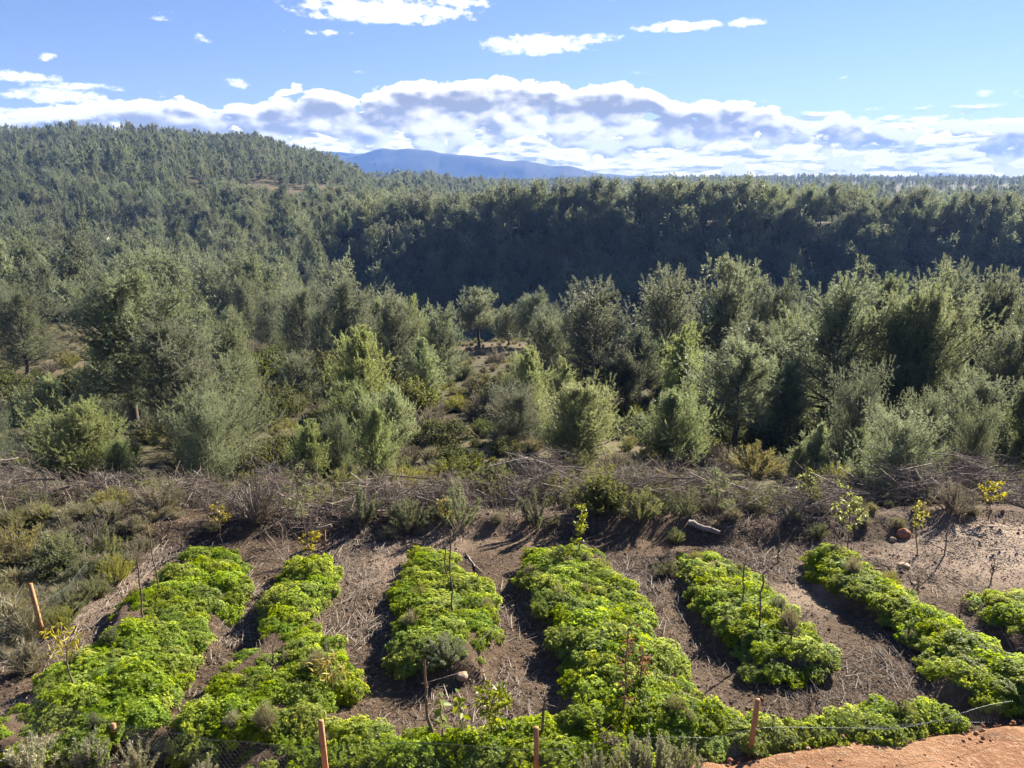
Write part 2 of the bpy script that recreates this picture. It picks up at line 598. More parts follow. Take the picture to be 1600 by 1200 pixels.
# ------------------------------------------------------------------ the lie of the land
# profiles of ground height (camera at 0) by distance Y, one per bearing u = X / Y
US = np.array([-1.3, -0.67, -0.5, -0.335, -0.25, -0.17, 0.0, 0.17, 0.335, 0.5, 0.67, 1.3])
FAR = [(1500, -1), (2500, 1), (5000, 3)]
RIDGE = [(75, -16), (92, -25), (118, -46), (147, -48), (178, -10.8), (186, -9.8), (200, -14), (230, -22), (330, -24), (450, -18), (800, -6)] + FAR
PROF = [
    [(16, -7), (30, -10), (65, -13), (110, -17), (200, -12), (300, 8), (400, 24), (520, 20), (900, 0)] + FAR,
    [(16, -7), (22, -8.4), (30, -10), (45, -12.2), (55, -12.6), (66, -13), (80, -15), (110, -18), (150, -18.5), (200, -15), (250, -6), (300, 5), (380, 19), (430, 22), (520, 16), (900, 0)] + FAR,
    [(16, -7), (22, -8.4), (30, -10), (45, -12.4), (60, -13.2), (80, -16), (110, -19), (150, -19.5), (200, -16), (260, -5), (320, 8), (400, 21), (440, 23), (520, 17), (900, 0)] + FAR,
    [(16, -7), (22, -8.3), (30, -9.8), (45, -12.0), (60, -13.6), (80, -17), (110, -22), (150, -20), (200, -14), (260, -8), (320, 0), (390, 11), (450, 22), (500, 22), (560, 15), (900, 0)] + FAR,
    [(16, -7), (22, -8.2), (30, -9.7), (45, -11.9), (60, -13.8), (80, -17.5), (108, -27), (140, -27), (185, -14), (260, -10), (320, -3), (350, -1), (420, 4), (490, 15), (560, 13), (900, 0)] + FAR,
    [(16, -7), (22, -8.2), (30, -9.6), (45, -11.8), (62, -14.0), (80, -18), (108, -33), (146, -38), (182, -13), (200, -12), (260, -16), (360, -10), (500, -5), (640, 3), (900, 0)] + FAR,
    [(16, -7), (22, -8.1), (30, -9.6), (40, -11), (50, -12.2), (66, -14.4)] + RIDGE,
    [(16, -7), (22, -8.4), (30, -10.2), (40, -12), (52, -14), (64, -17)] + RIDGE,
    [(16, -7), (22, -8.8), (30, -11), (40, -13.5), (52, -17), (64, -21)] + RIDGE[1:],
    [(16, -7), (22, -8.9), (30, -11.2), (40, -14), (52, -17.5), (64, -21.5)] + RIDGE[1:],
    [(16, -7), (22, -8.9), (30, -11.2), (40, -14), (52, -17), (64, -20)] + RIDGE[1:],
    [(16, -7), (22, -8.9), (30, -11.0), (40, -13.5), (52, -16), (64, -19)] + RIDGE[1:],
]
_LY = np.linspace(math.log(12), math.log(5000), 700)
_TAB = np.stack([np.interp(_LY, np.log([p[0] for p in pr]), [p[1] for p in pr]) for pr in PROF])
for _ in range(3):                                       # round off the kinks
    _TAB[:, 1:-1] = 0.25 * _TAB[:, :-2] + 0.5 * _TAB[:, 1:-1] + 0.25 * _TAB[:, 2:]
GA, GB = -4.83, -0.14                                    # the garden slopes gently away from the house


def land(x, y):
    """ground height"""
    x, y = np.broadcast_arrays(np.asarray(x, float), np.asarray(y, float))
    yc = np.maximum(y, 12.0)
    u = np.clip(x / yc, US[0], US[-1])
    fy = (np.log(yc) - _LY[0]) / (_LY[1] - _LY[0])
    i = np.clip(fy.astype(int), 0, len(_LY) - 2)
    wy = np.clip(fy - i, 0, 1)
    j = np.clip(np.searchsorted(US, u, side='right') - 1, 0, len(US) - 2)
    wu = (u - US[j]) / (US[j + 1] - US[j])
    wu = wu * wu * (3 - 2 * wu)
    z = ((1 - wu) * ((1 - wy) * _TAB[j, i] + wy * _TAB[j, i + 1]) + wu * ((1 - wy) * _TAB[j + 1, i] + wy * _TAB[j + 1, i + 1]))
    far = np.clip((y - 18) / 40, 0, 1)
    z = z + far * 0.35 * fbm(x, y, 3, 3, 0.13) + np.clip((y - 140) / 60, 0, 1) * 2.0 * fbm(x, y, 5, 3, 0.028) + np.clip((y - 600) / 900, 0, 1) * 7 * fbm(x, y, 8, 3, 0.004)
    g = GA + GB * y
    w = np.clip((y - 14.0) / 3.0, 0, 1)
    w = w * w * (3 - 2 * w)
    return (1 - w) * g + w * z


def to_px(p):
    c = p[1] * CT - p[2] * ST
    return 800 + FPX * p[0] / c, 600 - FPX * (p[1] * ST + p[2] * CT) / c


def ray(px, py):
    x, u = (px - 800) / FPX, (600 - py) / FPX
    return np.array([x, CT + u * ST, -ST + u * CT])


def garden(px, py, up=0.0):
    """point of the garden slope (raised by up) under a photo pixel"""
    d = ray(px, py)
    k = (GA + up) / (d[2] - GB * d[1])
    return d * k


def ground_at(px, Y):
    """ground point on the bearing of photo column px at forward distance Y"""
    z = -0.2 * Y
    for _ in range(8):
        x = (px - 800) / FPX * (Y * CT - z * ST)
        z = float(land(x, Y))
    return np.array([x, Y, z])


def top_z(py, Y):
    d = ray(800, py)
    return d[2] / d[1] * Y


# ground sheet: a fan that widens with distance
def build_ground():
    ys = np.concatenate([np.linspace(-14, 4, 19), np.linspace(4.4, 18, 46), np.exp(np.linspace(math.log(18.5), math.log(4100), 240))])
    us = np.linspace(-1.9, 1.9, 300)
    Y, U = np.meshgrid(ys, us, indexing='ij')
    X = U * (np.maximum(Y, 0) + 12)
    Z = land(X, Y)
    # sunk beneath the finer garden soil mesh
    inside = np.clip((10.6 - np.abs(X)) / 1.0, 0, 1) * np.clip((14.6 - Y) / 0.8, 0, 1) * np.clip((Y - 3.8) / 0.8, 0, 1)
    Z = Z - 0.35 * inside
    # bare terraces and fields
    tint = np.zeros_like(Z)
    for (u0, y0, ru, ry, a) in ((-0.62, 60, .14, 10, .9), (-0.30, 296, .05, 20, .8), (-0.23, 330, .03, 16, .8), (-0.02, 66, .10, 8, .5), (-0.2, 60, .1, 6, .6),
                                (0.05, 24, .2, 6, .35)):
        tint += a * np.exp(-(((X / np.maximum(Y, 5) - u0) / ru) ** 2 + ((Y - y0) / ry) ** 2))
    n, k = Y.shape
    i, j = np.meshgrid(np.arange(n - 1), np.arange(k - 1), indexing='ij')
    F = np.stack([i * k + j, i * k + j + 1, (i + 1) * k + j + 1, (i + 1) * k + j], -1).reshape(-1, 4)
    mb = MB().add(np.stack([X, Y, Z], -1), F, 0, np.clip(tint, 0, 1).ravel())
    tag(link('ground', mb.mesh('ground', [M['ground']], True)), kind='structure')


build_ground()

# distant blue mountains
def build_mountain(name, y0, outline, seed, depth):
    """outline: (px, py) of the skyline; a ridge with slopes on both sides"""
    px = np.linspace(outline[0][0], outline[-1][0], 260)
    py = np.interp(px, [o[0] for o in outline], [o[1] for o in outline])
    rows = []
    for k, s in enumerate(np.linspace(-1, 1, 25)):
        Y = y0 + s * depth
        x = (px - 800) / FPX * y0 * CT * 1.0
        zt = np.array([top_z(p, y0) for p in py])
        fall = 1 - abs(s) ** 1.25
        z = -20 + (zt + 20) * fall + (1 - fall) * fall * 60 * fbm(x, np.full_like(x, Y), seed, 4, 0.012) + fall * 5 * fbm(x, x * 0, seed + 1, 4, 0.015)
        rows.append(np.stack([x, np.full_like(x, Y), z], -1))
    V = np.stack(rows)
    n, k = V.shape[:2]
    i, j = np.meshgrid(np.arange(n - 1), np.arange(k - 1), indexing='ij')
    F = np.stack([i * k + j, i * k + j + 1, (i + 1) * k + j + 1, (i + 1) * k + j], -1).reshape(-1, 4)
    tag(link(name, MB().add(V, F).mesh(name, [M['mountain']], True)), kind='structure')


build_mountain('mountain', 3500, [(400, 285), (480, 262), (520, 246), (545, 243), (565, 239), (600, 232), (622, 233), (640, 231), (672, 233), (690, 237), (720, 242), (760, 246), (790, 252), (820, 251), (860, 257), (890, 258), (912, 264), (940, 270), (1040, 276), (1200, 285)], 11, 240)
build_mountain('far_mountain', 3950, [(300, 285), (440, 240), (500, 236), (560, 240), (640, 250), (760, 262), (900, 285)], 15, 120)
# ------------------------------------------------------------------ garden: raised beds, soil, path
BEDS = {   # photo rows (py, left edge, right edge) of the foliage of each bed
    'a': [(861, 290, 368), (885, 258, 383), (911, 238, 381), (948, 172, 358), (989, 145, 324), (1030, 95, 298), (1063, 64, 277), (1097, 22, 267), (1125, -25, 232), (1160, -75, 150), (1185, -110, 120)],
    'b': [(880, 450, 524), (911, 432, 526), (945, 416, 489), (979, 404, 488), (1006, 396, 523), (1056, 336, 556), (1090, 324, 502), (1124, 292, 496), (1160, 285, 400)],
    'c': [(862, 648, 700), (898, 630, 724), (918, 624, 762), (952, 628, 772), (989, 631, 786), (1016, 626, 766), (1046, 626, 764)],
    'd': [(862, 828, 940), (891, 818, 957), (921, 817, 1009), (948, 836, 1016), (975, 878, 1016), (1002, 864, 1019), (1019, 910, 1062), (1050, 900, 1075), (1083, 868, 1098), (1120, 862, 1140), (1150, 905, 1160)],
    'e': [(861, 1062, 1120), (888, 1067, 1158), (908, 1085, 1195), (935, 1092, 1222), (959, 1092, 1242), (986, 1110, 1265), (1010, 1151, 1292), (1046, 1172, 1303)],
    'f': [(860, 1265, 1330), (888, 1265, 1356), (911, 1292, 1398), (935, 1340, 1435), (952, 1374, 1465), (969, 1415, 1487), (989, 1431, 1500), (1016, 1456, 1566), (1043, 1458, 1605), (1070, 1462, 1660), (1092, 1492, 1700)],
    'g': [(925, 1520, 1600), (945, 1522, 1660), (965, 1545, 1700), (985, 1580, 1740)],
}
STRIP = [  # strip of the same plant along the front netting: (px, far edge py, near edge py)
    (385, 1142, 1192), (440, 1128, 1195), (505, 1118, 1198), (565, 1118, 1195), (615, 1150, 1192), (650, 1132, 1190), (720, 1135, 1186), (800, 1118, 1186), (870, 1108, 1190), (925, 1125, 1200), (985, 1120, 1196),
    (1050, 1110, 1180), (1120, 1100, 1172), (1200, 1112, 1160), (1290, 1104, 1148), (1370, 1094, 1142), (1430, 1092, 1134), (1478, 1095, 1124)]
RAISE = 0.22
bed_lines = {}
for k, rows in BEDS.items():
    Lp = np.array([garden(l, py, RAISE) for py, l, r in rows])
    Rp = np.array([garden(r, py, RAISE) for py, l, r in rows])
    bed_lines[k] = (Lp[::-1], Rp[::-1])                  # ascending Y
sF = np.array([garden(px, a, RAISE) for px, a, b in STRIP])
sN = np.array([garden(px, b, RAISE) for px, a, b in STRIP])


def sm(t):
    t = np.clip(t, 0, 1)
    return t * t * (3 - 2 * t)


def bed_inset(k, x, y):
    """metres inside the edge of a bed (negative outside)"""
    if k == 'strip':
        far, near = np.interp(x, sF[:, 0], sF[:, 1]), np.interp(x, sN[:, 0], sN[:, 1])
        return np.minimum(np.minimum(far - y, y - near), np.minimum(x - sF[0, 0], sF[-1, 0] - x))
    Lp, Rp = bed_lines[k]
    l, r = np.interp(y, Lp[:, 1], Lp[:, 0]), np.interp(y, Rp[:, 1], Rp[:, 0])
    return np.minimum(np.minimum(x - l, r - x), np.minimum(y - Lp[0, 1], Lp[-1, 1] - y))


ALL_BEDS = list(BEDS) + ['strip']


def mound(x, y):
    h = np.zeros(np.broadcast(x, y).shape)
    for k in ALL_BEDS:
        d = bed_inset(k, x, y) + 0.06 * fbm(x, y, 21, 2, 3.0)
        h = np.maximum(h, (0.25 if k != 'strip' else 0.12) * sm((d + 0.10) / 0.36))
    return h


def soil_z(x, y):
    x, y = np.asarray(x, float), np.asarray(y, float)
    z = GA + GB * y + mound(x, y)
    z = z + 0.035 * fbm(x, y, 31, 3, 2.2) + 0.014 * fbm(x, y, 32, 3, 11.0)
    z = z + 0.30 * sm((y - 12.7 + 0.25 * fbm(x, y * 0, 33, 2, 0.8)) / 0.7) * (1 - sm((y - 13.9) / 0.8))     # low earth bank behind the beds
    # the bare bank in the right-hand corner
    z = z + 0.45 * np.exp(-(((x - 9.3) / 1.7) ** 2 + ((y - 12.2) / 1.5) ** 2))
    return z


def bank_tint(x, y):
    """paler soil colour: the right-hand bank and a few spots"""
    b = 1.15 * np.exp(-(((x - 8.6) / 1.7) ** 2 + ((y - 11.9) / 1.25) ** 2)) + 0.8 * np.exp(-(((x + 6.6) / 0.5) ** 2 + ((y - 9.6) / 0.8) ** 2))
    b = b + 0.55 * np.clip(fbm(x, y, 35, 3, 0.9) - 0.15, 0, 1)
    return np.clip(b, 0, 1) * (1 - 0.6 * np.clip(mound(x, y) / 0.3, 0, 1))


def build_soil():
    xs = np.linspace(-10.6, 10.6, 300)
    ys = np.linspace(3.8, 14.7, 190)
    Y, X = np.meshgrid(ys, xs, indexing='ij')
    Z = soil_z(X, Y)
    edge = np.minimum(np.minimum(10.6 - np.abs(X), Y - 3.8), 14.7 - Y)
    Z = Z - 0.3 * (1 - sm(edge / 0.5))
    n, k = Y.shape
    i, j = np.meshgrid(np.arange(n - 1), np.arange(k - 1), indexing='ij')
    F = np.stack([i * k + j, i * k + j + 1, (i + 1) * k + j + 1, (i + 1) * k + j], -1).reshape(-1, 4)
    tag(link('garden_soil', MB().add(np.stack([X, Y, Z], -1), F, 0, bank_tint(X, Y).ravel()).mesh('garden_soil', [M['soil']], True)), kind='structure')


build_soil()

# orange dirt path in front of the netting
PATH_EDGE = np.array([garden(px, py) for px, py in ((-300, 1235), (100, 1232), (505, 1228), (838, 1226), (1000, 1215), (1090, 1196), (1170, 1187), (1300, 1164), (1420, 1150), (1560, 1136), (1700, 1118), (1900, 1095))])


def path_edge(x):
    return np.interp(x, PATH_EDGE[:, 0], PATH_EDGE[:, 1])


def build_path():
    xs = np.linspace(-8, 9.5, 260)
    vs_ = np.linspace(0, 1, 60)
    V_, X = np.meshgrid(vs_, xs, indexing='ij')
    e = path_edge(X) + 0.05 * fbm(X, X * 0, 41, 3, 3.0)
    Y = e - V_ * 2.6
    lump = np.exp(-((V_ * 2.6 - 0.16) / 0.13) ** 2)
    Z = GA + GB * Y + 0.05 * sm(V_ * 2.6 / 0.15) - 0.12 * (V_ < 0.001) + lump * (0.025 + 0.045 * fbm(X, Y, 42, 3, 7.0)) + 0.022 * fbm(X, Y, 43, 5, 4.0)
    # tyre-worn hollow
    Z = Z - 0.05 * np.exp(-((V_ * 2.6 - 1.0) / 0.3) ** 2)
    n, k = Y.shape
    i, j = np.meshgrid(np.arange(n - 1), np.arange(k - 1), indexing='ij')
    F = np.stack([i * k + j, (i + 1) * k + j, (i + 1) * k + j + 1, i * k + j + 1], -1).reshape(-1, 4)
    tag(link('dirt_path', MB().add(np.stack([X, Y, Z + 0.012], -1), F).mesh('dirt_path', [M['path']], True)), kind='structure')


build_path()


def on_soil(px, py):
    """where the garden surface (with its mounds) shows at a photo pixel"""
    d = ray(px, py)
    p = d * np.linspace(4.0, 30.0, 2600)[:, None]
    z = np.where(p[:, 1] < 14.4, soil_z(p[:, 0], p[:, 1]), land(p[:, 0], p[:, 1]))
    hit = np.nonzero(p[:, 2] <= z)[0]
    if not len(hit):
        return garden(px, py)
    i = hit[0]
    return np.array([p[i, 0], p[i, 1], z[i]])


def surf(x, y):
    x, y = np.asarray(x, float), np.asarray(y, float)
    w = sm((y - 14.0) / 0.6)
    s = soil_z(x, np.minimum(y, 14.6))
    return np.where(np.abs(x) < 10.4, (1 - w) * s + w * land(x, y), land(x, y))


# leafy clumps of the bed plant
def clump_mesh(seed):
    r = np.random.default_rng(seed)
    n = 380
    d = rand_unit(r, n * 2)
    d = d[d[:, 2] > -0.22][:n]
    az, el = np.arctan2(d[:, 1], d[:, 0]), np.arcsin(d[:, 2])
    bump = 1 + 0.20 * np.sin(3 * az + r.uniform(0, 6) + 2 * el) * np.cos(el) + 0.14 * np.sin(5 * az - 4 * el + r.uniform(0, 6)) + r.normal(0, 0.05, len(d))
    P = d * bump[:, None] * np.array([1, 1, 0.62])
    axis = unit(d * np.array([1, 1, 1.2]) + np.array([0, 0, 0.55]) + r.normal(0, 0.25, (len(d), 3)))
    mb = MB()
    tint_s = np.clip(r.normal(0.5, 0.2, len(d)), 0, 1)
    for k in range(11):
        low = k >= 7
        q = unit(np.cross(axis, rand_unit(r, len(d))))
        tilt = r.uniform(0.25, 0.75, (len(d), 1)) if not low else r.uniform(-0.2, 0.25, (len(d), 1))
        D = unit(q + axis * tilt)
        base = P - axis * (0.0 if not low else 0.13) + r.normal(0, 0.012, P.shape)
        L = r.uniform(0.095, 0.155, len(d)) * (1.0 if not low else 1.2)
        V, F = leaves(base, D, axis + r.normal(0, 0.25, P.shape), L, L * r.uniform(0.5, 0.66, len(d)), 0.18)
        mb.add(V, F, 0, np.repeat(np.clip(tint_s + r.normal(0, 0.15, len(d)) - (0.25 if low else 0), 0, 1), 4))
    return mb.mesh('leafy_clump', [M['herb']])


CLUMPS = [clump_mesh(100 + i) for i in range(7)]
BED_LABEL = {
    'a': 'long bright green bed running down the far left side of the garden',
    'b': 'second leafy green bed from the left, widening towards the netting',
    'c': 'short green bed in the middle, with a stone at its near end',
    'd': 'broad green bed right of the middle stone, joining the front strip',
    'e': 'wedge of green plants above a bare earth bank, third bed from right edge',
    'f': 'narrow slanting green bed that widens at the right edge',
    'g': 'small piece of green bed cut off by the right edge',
    'strip': 'low green strip of leafy plants along the front wire netting',
}


def build_beds():
    r = np.random.default_rng(55)
    for k in ALL_BEDS:
        if k == 'strip':
            x0, x1, y0, y1 = sF[0, 0], sF[-1, 0], sN[:, 1].min(), sF[:, 1].max()
        else:
            Lp, Rp = bed_lines[k]
            x0, x1 = min(Lp[:, 0].min(), Rp[:, 0].min()), max(Lp[:, 0].max(), Rp[:, 0].max())
            y0, y1 = Lp[0, 1], Lp[-1, 1]
        pts = []
        step = 0.195
        for _ in range(5200):
            x, y = r.uniform(x0, x1), r.uniform(y0, y1)
            d = float(bed_inset(k, x, y))
            if d < 0.07:
                continue
            if k == 'a' and y < 6.6 and x < -5.6:
                continue
            if all((x - a) ** 2 + (y - b) ** 2 > step ** 2 for a, b, _d in pts):
                pts.append((x, y, d))
        cx, cyy = np.mean([p[0] for p in pts]), np.mean([p[1] for p in pts])
        root = thing('planted_bed', BED_LABEL[k], 'planted bed', (cx, cyy, float(soil_z(cx, cyy))), group='beds of bright green plants')
        for (x, y, d) in pts:
            if r.random() < 0.03 or (k != 'strip' and float(fbm(x, y, 53, 2, 2.6)) < -0.75):
                continue
            rad = r.uniform(0.15, 0.27) * (0.78 + 0.5 * min(d, 0.45)) * (1 + 0.35 * float(fbm(x, y, 52, 2, 2.2)))
            z = float(soil_z(x, y))
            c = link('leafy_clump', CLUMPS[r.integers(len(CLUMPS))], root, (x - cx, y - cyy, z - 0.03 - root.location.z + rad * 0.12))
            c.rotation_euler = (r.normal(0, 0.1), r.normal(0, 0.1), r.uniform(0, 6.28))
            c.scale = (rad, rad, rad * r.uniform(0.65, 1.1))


build_beds()

# sticks and leaf litter on the paths between the beds
def build_mulch():
    r = np.random.default_rng(77)
    N = 130000
    x, y = r.uniform(-9.6, 9.8, N), r.uniform(6.2, 14.3, N)
    dens = np.clip(0.30 + 0.95 * fbm(x, y, 61, 3, 1.5), 0, 1)
    inb = np.max(np.stack([bed_inset(k, x, y) for k in ALL_BEDS]), 0)
    bare = np.exp(-(((x - 9.0) / 1.8) ** 2 + ((y - 12.0) / 1.6) ** 2)) + sm((y - 12.6) / 1.2) * 0.8
    near = y < path_edge(x) + 0.25
    keep = (r.random(N) < np.clip(dens * sm(1 - (inb + 0.15) / 0.30) * (1 - 0.85 * np.clip(bare, 0, 1)) + 0.03, 0, 1)) & ~near & (inb < 0.25)
    x, y = x[keep], y[keep]
    z = soil_z(x, y)
    n = len(x)
    a = r.normal(1.57, 0.8, n)
    D = np.stack([np.cos(a), np.sin(a), r.normal(0.03, 0.14, n)], -1)
    L = np.clip(r.lognormal(-2.75, 0.7, n), 0.02, 0.6)
    P = np.stack([x, y, z + r.uniform(0.0, 0.03, n)], -1)
    V, F, m = sticks(P, D, L, np.clip(L * 0.03, 0.0022, 0.006) * r.uniform(0.7, 1.5, n))
    mb = MB().add(V, F, 0, np.repeat(np.clip(r.beta(1.3, 2.0, n), 0, 1), m))
    tag(link('twig_mulch', mb.mesh('twig_mulch', [M['mulch']])), 'pale broken twigs spread over the paths between the beds', 'mulch', kind='stuff')
    N = 60000
    x, y = r.uniform(-10, 10, N), r.uniform(6.0, 14.4, N)
    inb = np.max(np.stack([bed_inset(k, x, y) for k in ALL_BEDS]), 0)
    keep = (r.random(N) < np.clip(0.75 + 0.5 * fbm(x, y, 62, 3, 1.7), 0.1, 1)) & (inb < 0.2) & (y > path_edge(x) + 0.2)
    x, y = x[keep], y[keep]
    n = len(x)
    P = np.stack([x, y, soil_z(x, y) + r.uniform(0.0, 0.02, n)], -1)
    a = r.uniform(0, 6.28, n)
    D = np.stack([np.cos(a), np.sin(a), r.normal(0, 0.3, n)], -1)
    V, F = leaves(P, D, np.array([[0, 0, 1.0]]) + r.normal(0, 0.35, (n, 3)), r.uniform(0.02, 0.055, n), r.uniform(0.010, 0.028, n), 0.2)
    mb = MB().add(V, F, 0, np.repeat(r.beta(1.3, 2.2, n), 4))
    tag(link('leaf_litter', mb.mesh('leaf_litter', [M['chips']])), 'brown dead leaves and chips lying on the garden soil', 'leaf litter', kind='stuff')


build_mulch()
ICO = (1 + 5 ** 0.5) / 2
ICO_V = unit(np.array([[-1, ICO, 0], [1, ICO, 0], [-1, -ICO, 0], [1, -ICO, 0], [0, -1, ICO], [0, 1, ICO], [0, -1, -ICO], [0, 1, -ICO], [ICO, 0, -1], [ICO, 0, 1], [-ICO, 0, -1], [-ICO, 0, 1]], float))
ICO_F = np.array([[0, 11, 5], [0, 5, 1], [0, 1, 7], [0, 7, 10], [0, 10, 11], [1, 5, 9], [5, 11, 4], [11, 10, 2], [10, 7, 6], [7, 1, 8], [3, 9, 4], [3, 4, 2], [3, 2, 6], [3, 6, 8], [3, 8, 9], [4, 9, 5], [2, 4, 11], [6, 2, 10], [8, 6, 7], [9, 8, 1]])


def lumps(x, y, z, rad, r):
    n = len(x)
    V = ICO_V[None] * rad[:, None, None] * r.uniform(0.6, 1.25, (n, 12, 1)) + np.column_stack([x, y, z])[:, None]
    F = ICO_F[None] + (np.arange(n) * 12)[:, None, None]
    return MB().add(V.reshape(-1, 3), F.reshape(-1, 3), 0, np.repeat(r.uniform(0, 1, n), 12))


def build_crumbs():
    r = np.random.default_rng(95)
    x, y = r.uniform(-10, 10, 9000), r.uniform(6.0, 14.5, 9000)
    keep = (fbm(x, y, 66, 3, 1.1) > -0.25) & (np.max(np.stack([bed_inset(k, x, y) for k in ALL_BEDS]), 0) < 0.15) & (y > path_edge(x) + 0.1)
    x, y = x[keep], y[keep]
    rad = np.clip(r.lognormal(-4.5, 0.5, len(x)), 0.005, 0.045)
    tag(link('soil_crumbs', lumps(x, y, soil_z(x, y) + rad * 0.3, rad, r).mesh('soil_crumbs', [M['crumb']])), 'crumbs and clods of brown garden earth', 'earth crumbs', kind='stuff')


build_crumbs()
# ------------------------------------------------------------------ pines
def pine_parts(seed, cb, Rw, nb, ns, nt, nbl, blen, bw, shape, lean=0.03, trunk_r=0.022, puff=1.0):
    """unit-height pine -> (trunk MB, crown MB). cb: where the crown starts, Rw: crown radius / height"""
    r = np.random.default_rng(seed)
    zz = np.linspace(0, 0.97, 9)
    off = np.cumsum(r.normal(0, lean, (9, 2)) * 0.5, 0)
    off -= off[0]
    tp = np.column_stack([off[:, 0], off[:, 1], zz])
    wood = MB()
    V, F = tube(tp, np.interp(zz, [0, 0.08, 1], [trunk_r * 1.35, trunk_r, 0.004]), 6)
    wood.add(V, F, 0, r.uniform(0.2, 0.7, len(V)))
    # branches
    def profile(q):
        if shape == 'cone':
            return (1 - q) ** 0.72 * np.minimum(1, 0.7 + 1.8 * q) + 0.04
        if shape == 'round':
            return np.sqrt(np.clip(1 - ((q - 0.40) / 0.66) ** 2, 0.02, 1)) * (1 - 0.25 * q) + 0.02
        return np.sqrt(np.clip(1 - ((q - 0.25) / 0.80) ** 2, 0.02, 1))
    # more branches where the crown is wide
    qq = np.linspace(0, 1, 200)
    cdf = np.cumsum(profile(qq) ** 1.4 + 0.02)
    q = np.interp((np.arange(nb) + r.uniform(0, 1, nb)) / nb, cdf / cdf[-1], qq)
    t = cb + (1 - cb) * q
    az = np.arange(nb) * 2.39996 + r.normal(0, 0.5, nb)
    prof = profile(q)
    el = {'cone': 0.28 + 0.8 * q, 'round': 0.12 + 0.95 * q, 'bush': 0.1 + 1.1 * q}[shape]
    side = 1 + 0.20 * np.sin(az + r.uniform(0, 6.28)) + 0.18 * np.sin(2 * az + 5 * q + r.uniform(0, 6.28)) + 0.14 * np.sin(3 * az - 9 * q + r.uniform(0, 6.28))
    Ln = Rw * prof * r.uniform(0.62, 1.18, nb) * side
    base = np.column_stack([np.interp(t, zz, tp[:, 0]), np.interp(t, zz, tp[:, 1]), t * 0.97])
    el = el + r.normal(0, 0.16, nb)
    d = np.column_stack([np.cos(az) * np.cos(el), np.sin(az) * np.cos(el), np.sin(el)])
    up = np.array([0, 0, 1.0])

    def along(s):
        return base[:, None, :] + d[:, None, :] * (Ln[:, None] * s)[..., None] + up * (0.25 * Ln[:, None] * s ** 2)[..., None]
    S = np.linspace(0, 1, 4)
    pts = along(np.broadcast_to(S, (nb, 4)))
    for b in range(nb):
        V, F = tube(pts[b], np.interp(S, [0, 1], [trunk_r * 0.40 * (1.15 - q[b]), 0.0022]), 4)
        wood.add(V, F, 0, r.uniform(0.2, 0.8, len(V)))
    # puffs of needles: at the branch tips and along the outer half
    s = 1.0 - np.concatenate([np.zeros((nb, 1)), r.uniform(0.10, 0.68, (nb, ns - 1))], 1) if ns > 1 else np.ones((nb, 1))
    C = along(s).reshape(-1, 3) + r.normal(0, 0.018, (nb * ns, 3))
    out = np.repeat(d, ns, 0)
    pr = np.repeat(0.17 * Rw + 0.10 * Ln, ns) * r.uniform(0.55, 1.25, nb * ns) * puff * np.repeat(0.45 + 0.6 * prof / prof.max(), ns)
    C = np.concatenate([C, tp[-1:] + r.normal(0, 0.012, (3, 3)) - up * np.array([[0.0], [0.04], [0.07]])])
    out = np.concatenate([out, np.repeat(up[None], 3, 0)])
    pr = np.concatenate([pr, np.array([0.3, 0.42, 0.5]) * 0.28 * Rw])
    m = len(C)
    rel = rand_unit(r, m * nt) * (r.uniform(0.0, 1, (m * nt, 1)) ** 0.45)
    P = np.repeat(C, nt, 0) + rel * np.repeat(pr, nt)[:, None] * np.array([1, 1, 1.05])
    n = len(P)
    # twigs feeding each puff
    k0 = r.integers(0, nt, (m, 3)) + np.arange(m)[:, None] * nt
    e = P[k0.ravel()]
    st = np.repeat(C - out * pr[:, None] * 0.8, 3, 0)
    V, F, k3 = sticks(st, e - st, np.linalg.norm(e - st, axis=1), np.full(len(e), 0.0022))
    wood.add(V, F, 0, np.repeat(r.uniform(0.2, 0.8, len(e)), k3))
    A = unit(rel * 0.7 + np.repeat(out, nt, 0) * 0.45 + up * 0.75)
    crown = MB()
    tint_t = np.clip(0.42 + 0.38 * rel[:, 2] + np.repeat(r.normal(0, 0.12, m), nt) + r.normal(0, 0.08, n), 0, 1)  # light on each puff put into the tint: paler towards its top
    for _ in range(nbl):
        D = unit(A * 0.85 + rand_unit(r, n) * 0.75)
        V, F = blades(P, D, blen * r.uniform(0.7, 1.25, n), bw * r.uniform(0.7, 1.2, n), r)
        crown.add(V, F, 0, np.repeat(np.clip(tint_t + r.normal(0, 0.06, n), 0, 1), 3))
    # candles: upright shoots that stand out of each puff
    nsh, ntu = (2, 6) if nb > 45 else (1, 4)
    sd = unit(up + np.repeat(out, nsh, 0) * 0.55 + r.normal(0, 0.30, (m * nsh, 3)))
    f = np.linspace(0.5, 1.0, ntu)
    ln = np.repeat(pr, nsh) * r.uniform(1.0, 1.9, m * nsh)
    P = (np.repeat(C, nsh, 0)[:, None] + sd[:, None] * (ln[:, None] * f)[..., None]).reshape(-1, 3)
    A = np.repeat(sd, ntu, 0)
    n = len(P)
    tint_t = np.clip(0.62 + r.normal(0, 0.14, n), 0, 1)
    for _ in range(nbl):
        D = unit(A * 1.05 + rand_unit(r, n) * 0.62)
        V, F = blades(P, D, blen * r.uniform(0.7, 1.2, n), bw * r.uniform(0.7, 1.2, n), r)
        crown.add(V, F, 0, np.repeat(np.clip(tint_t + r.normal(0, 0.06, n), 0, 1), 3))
    return wood, crown


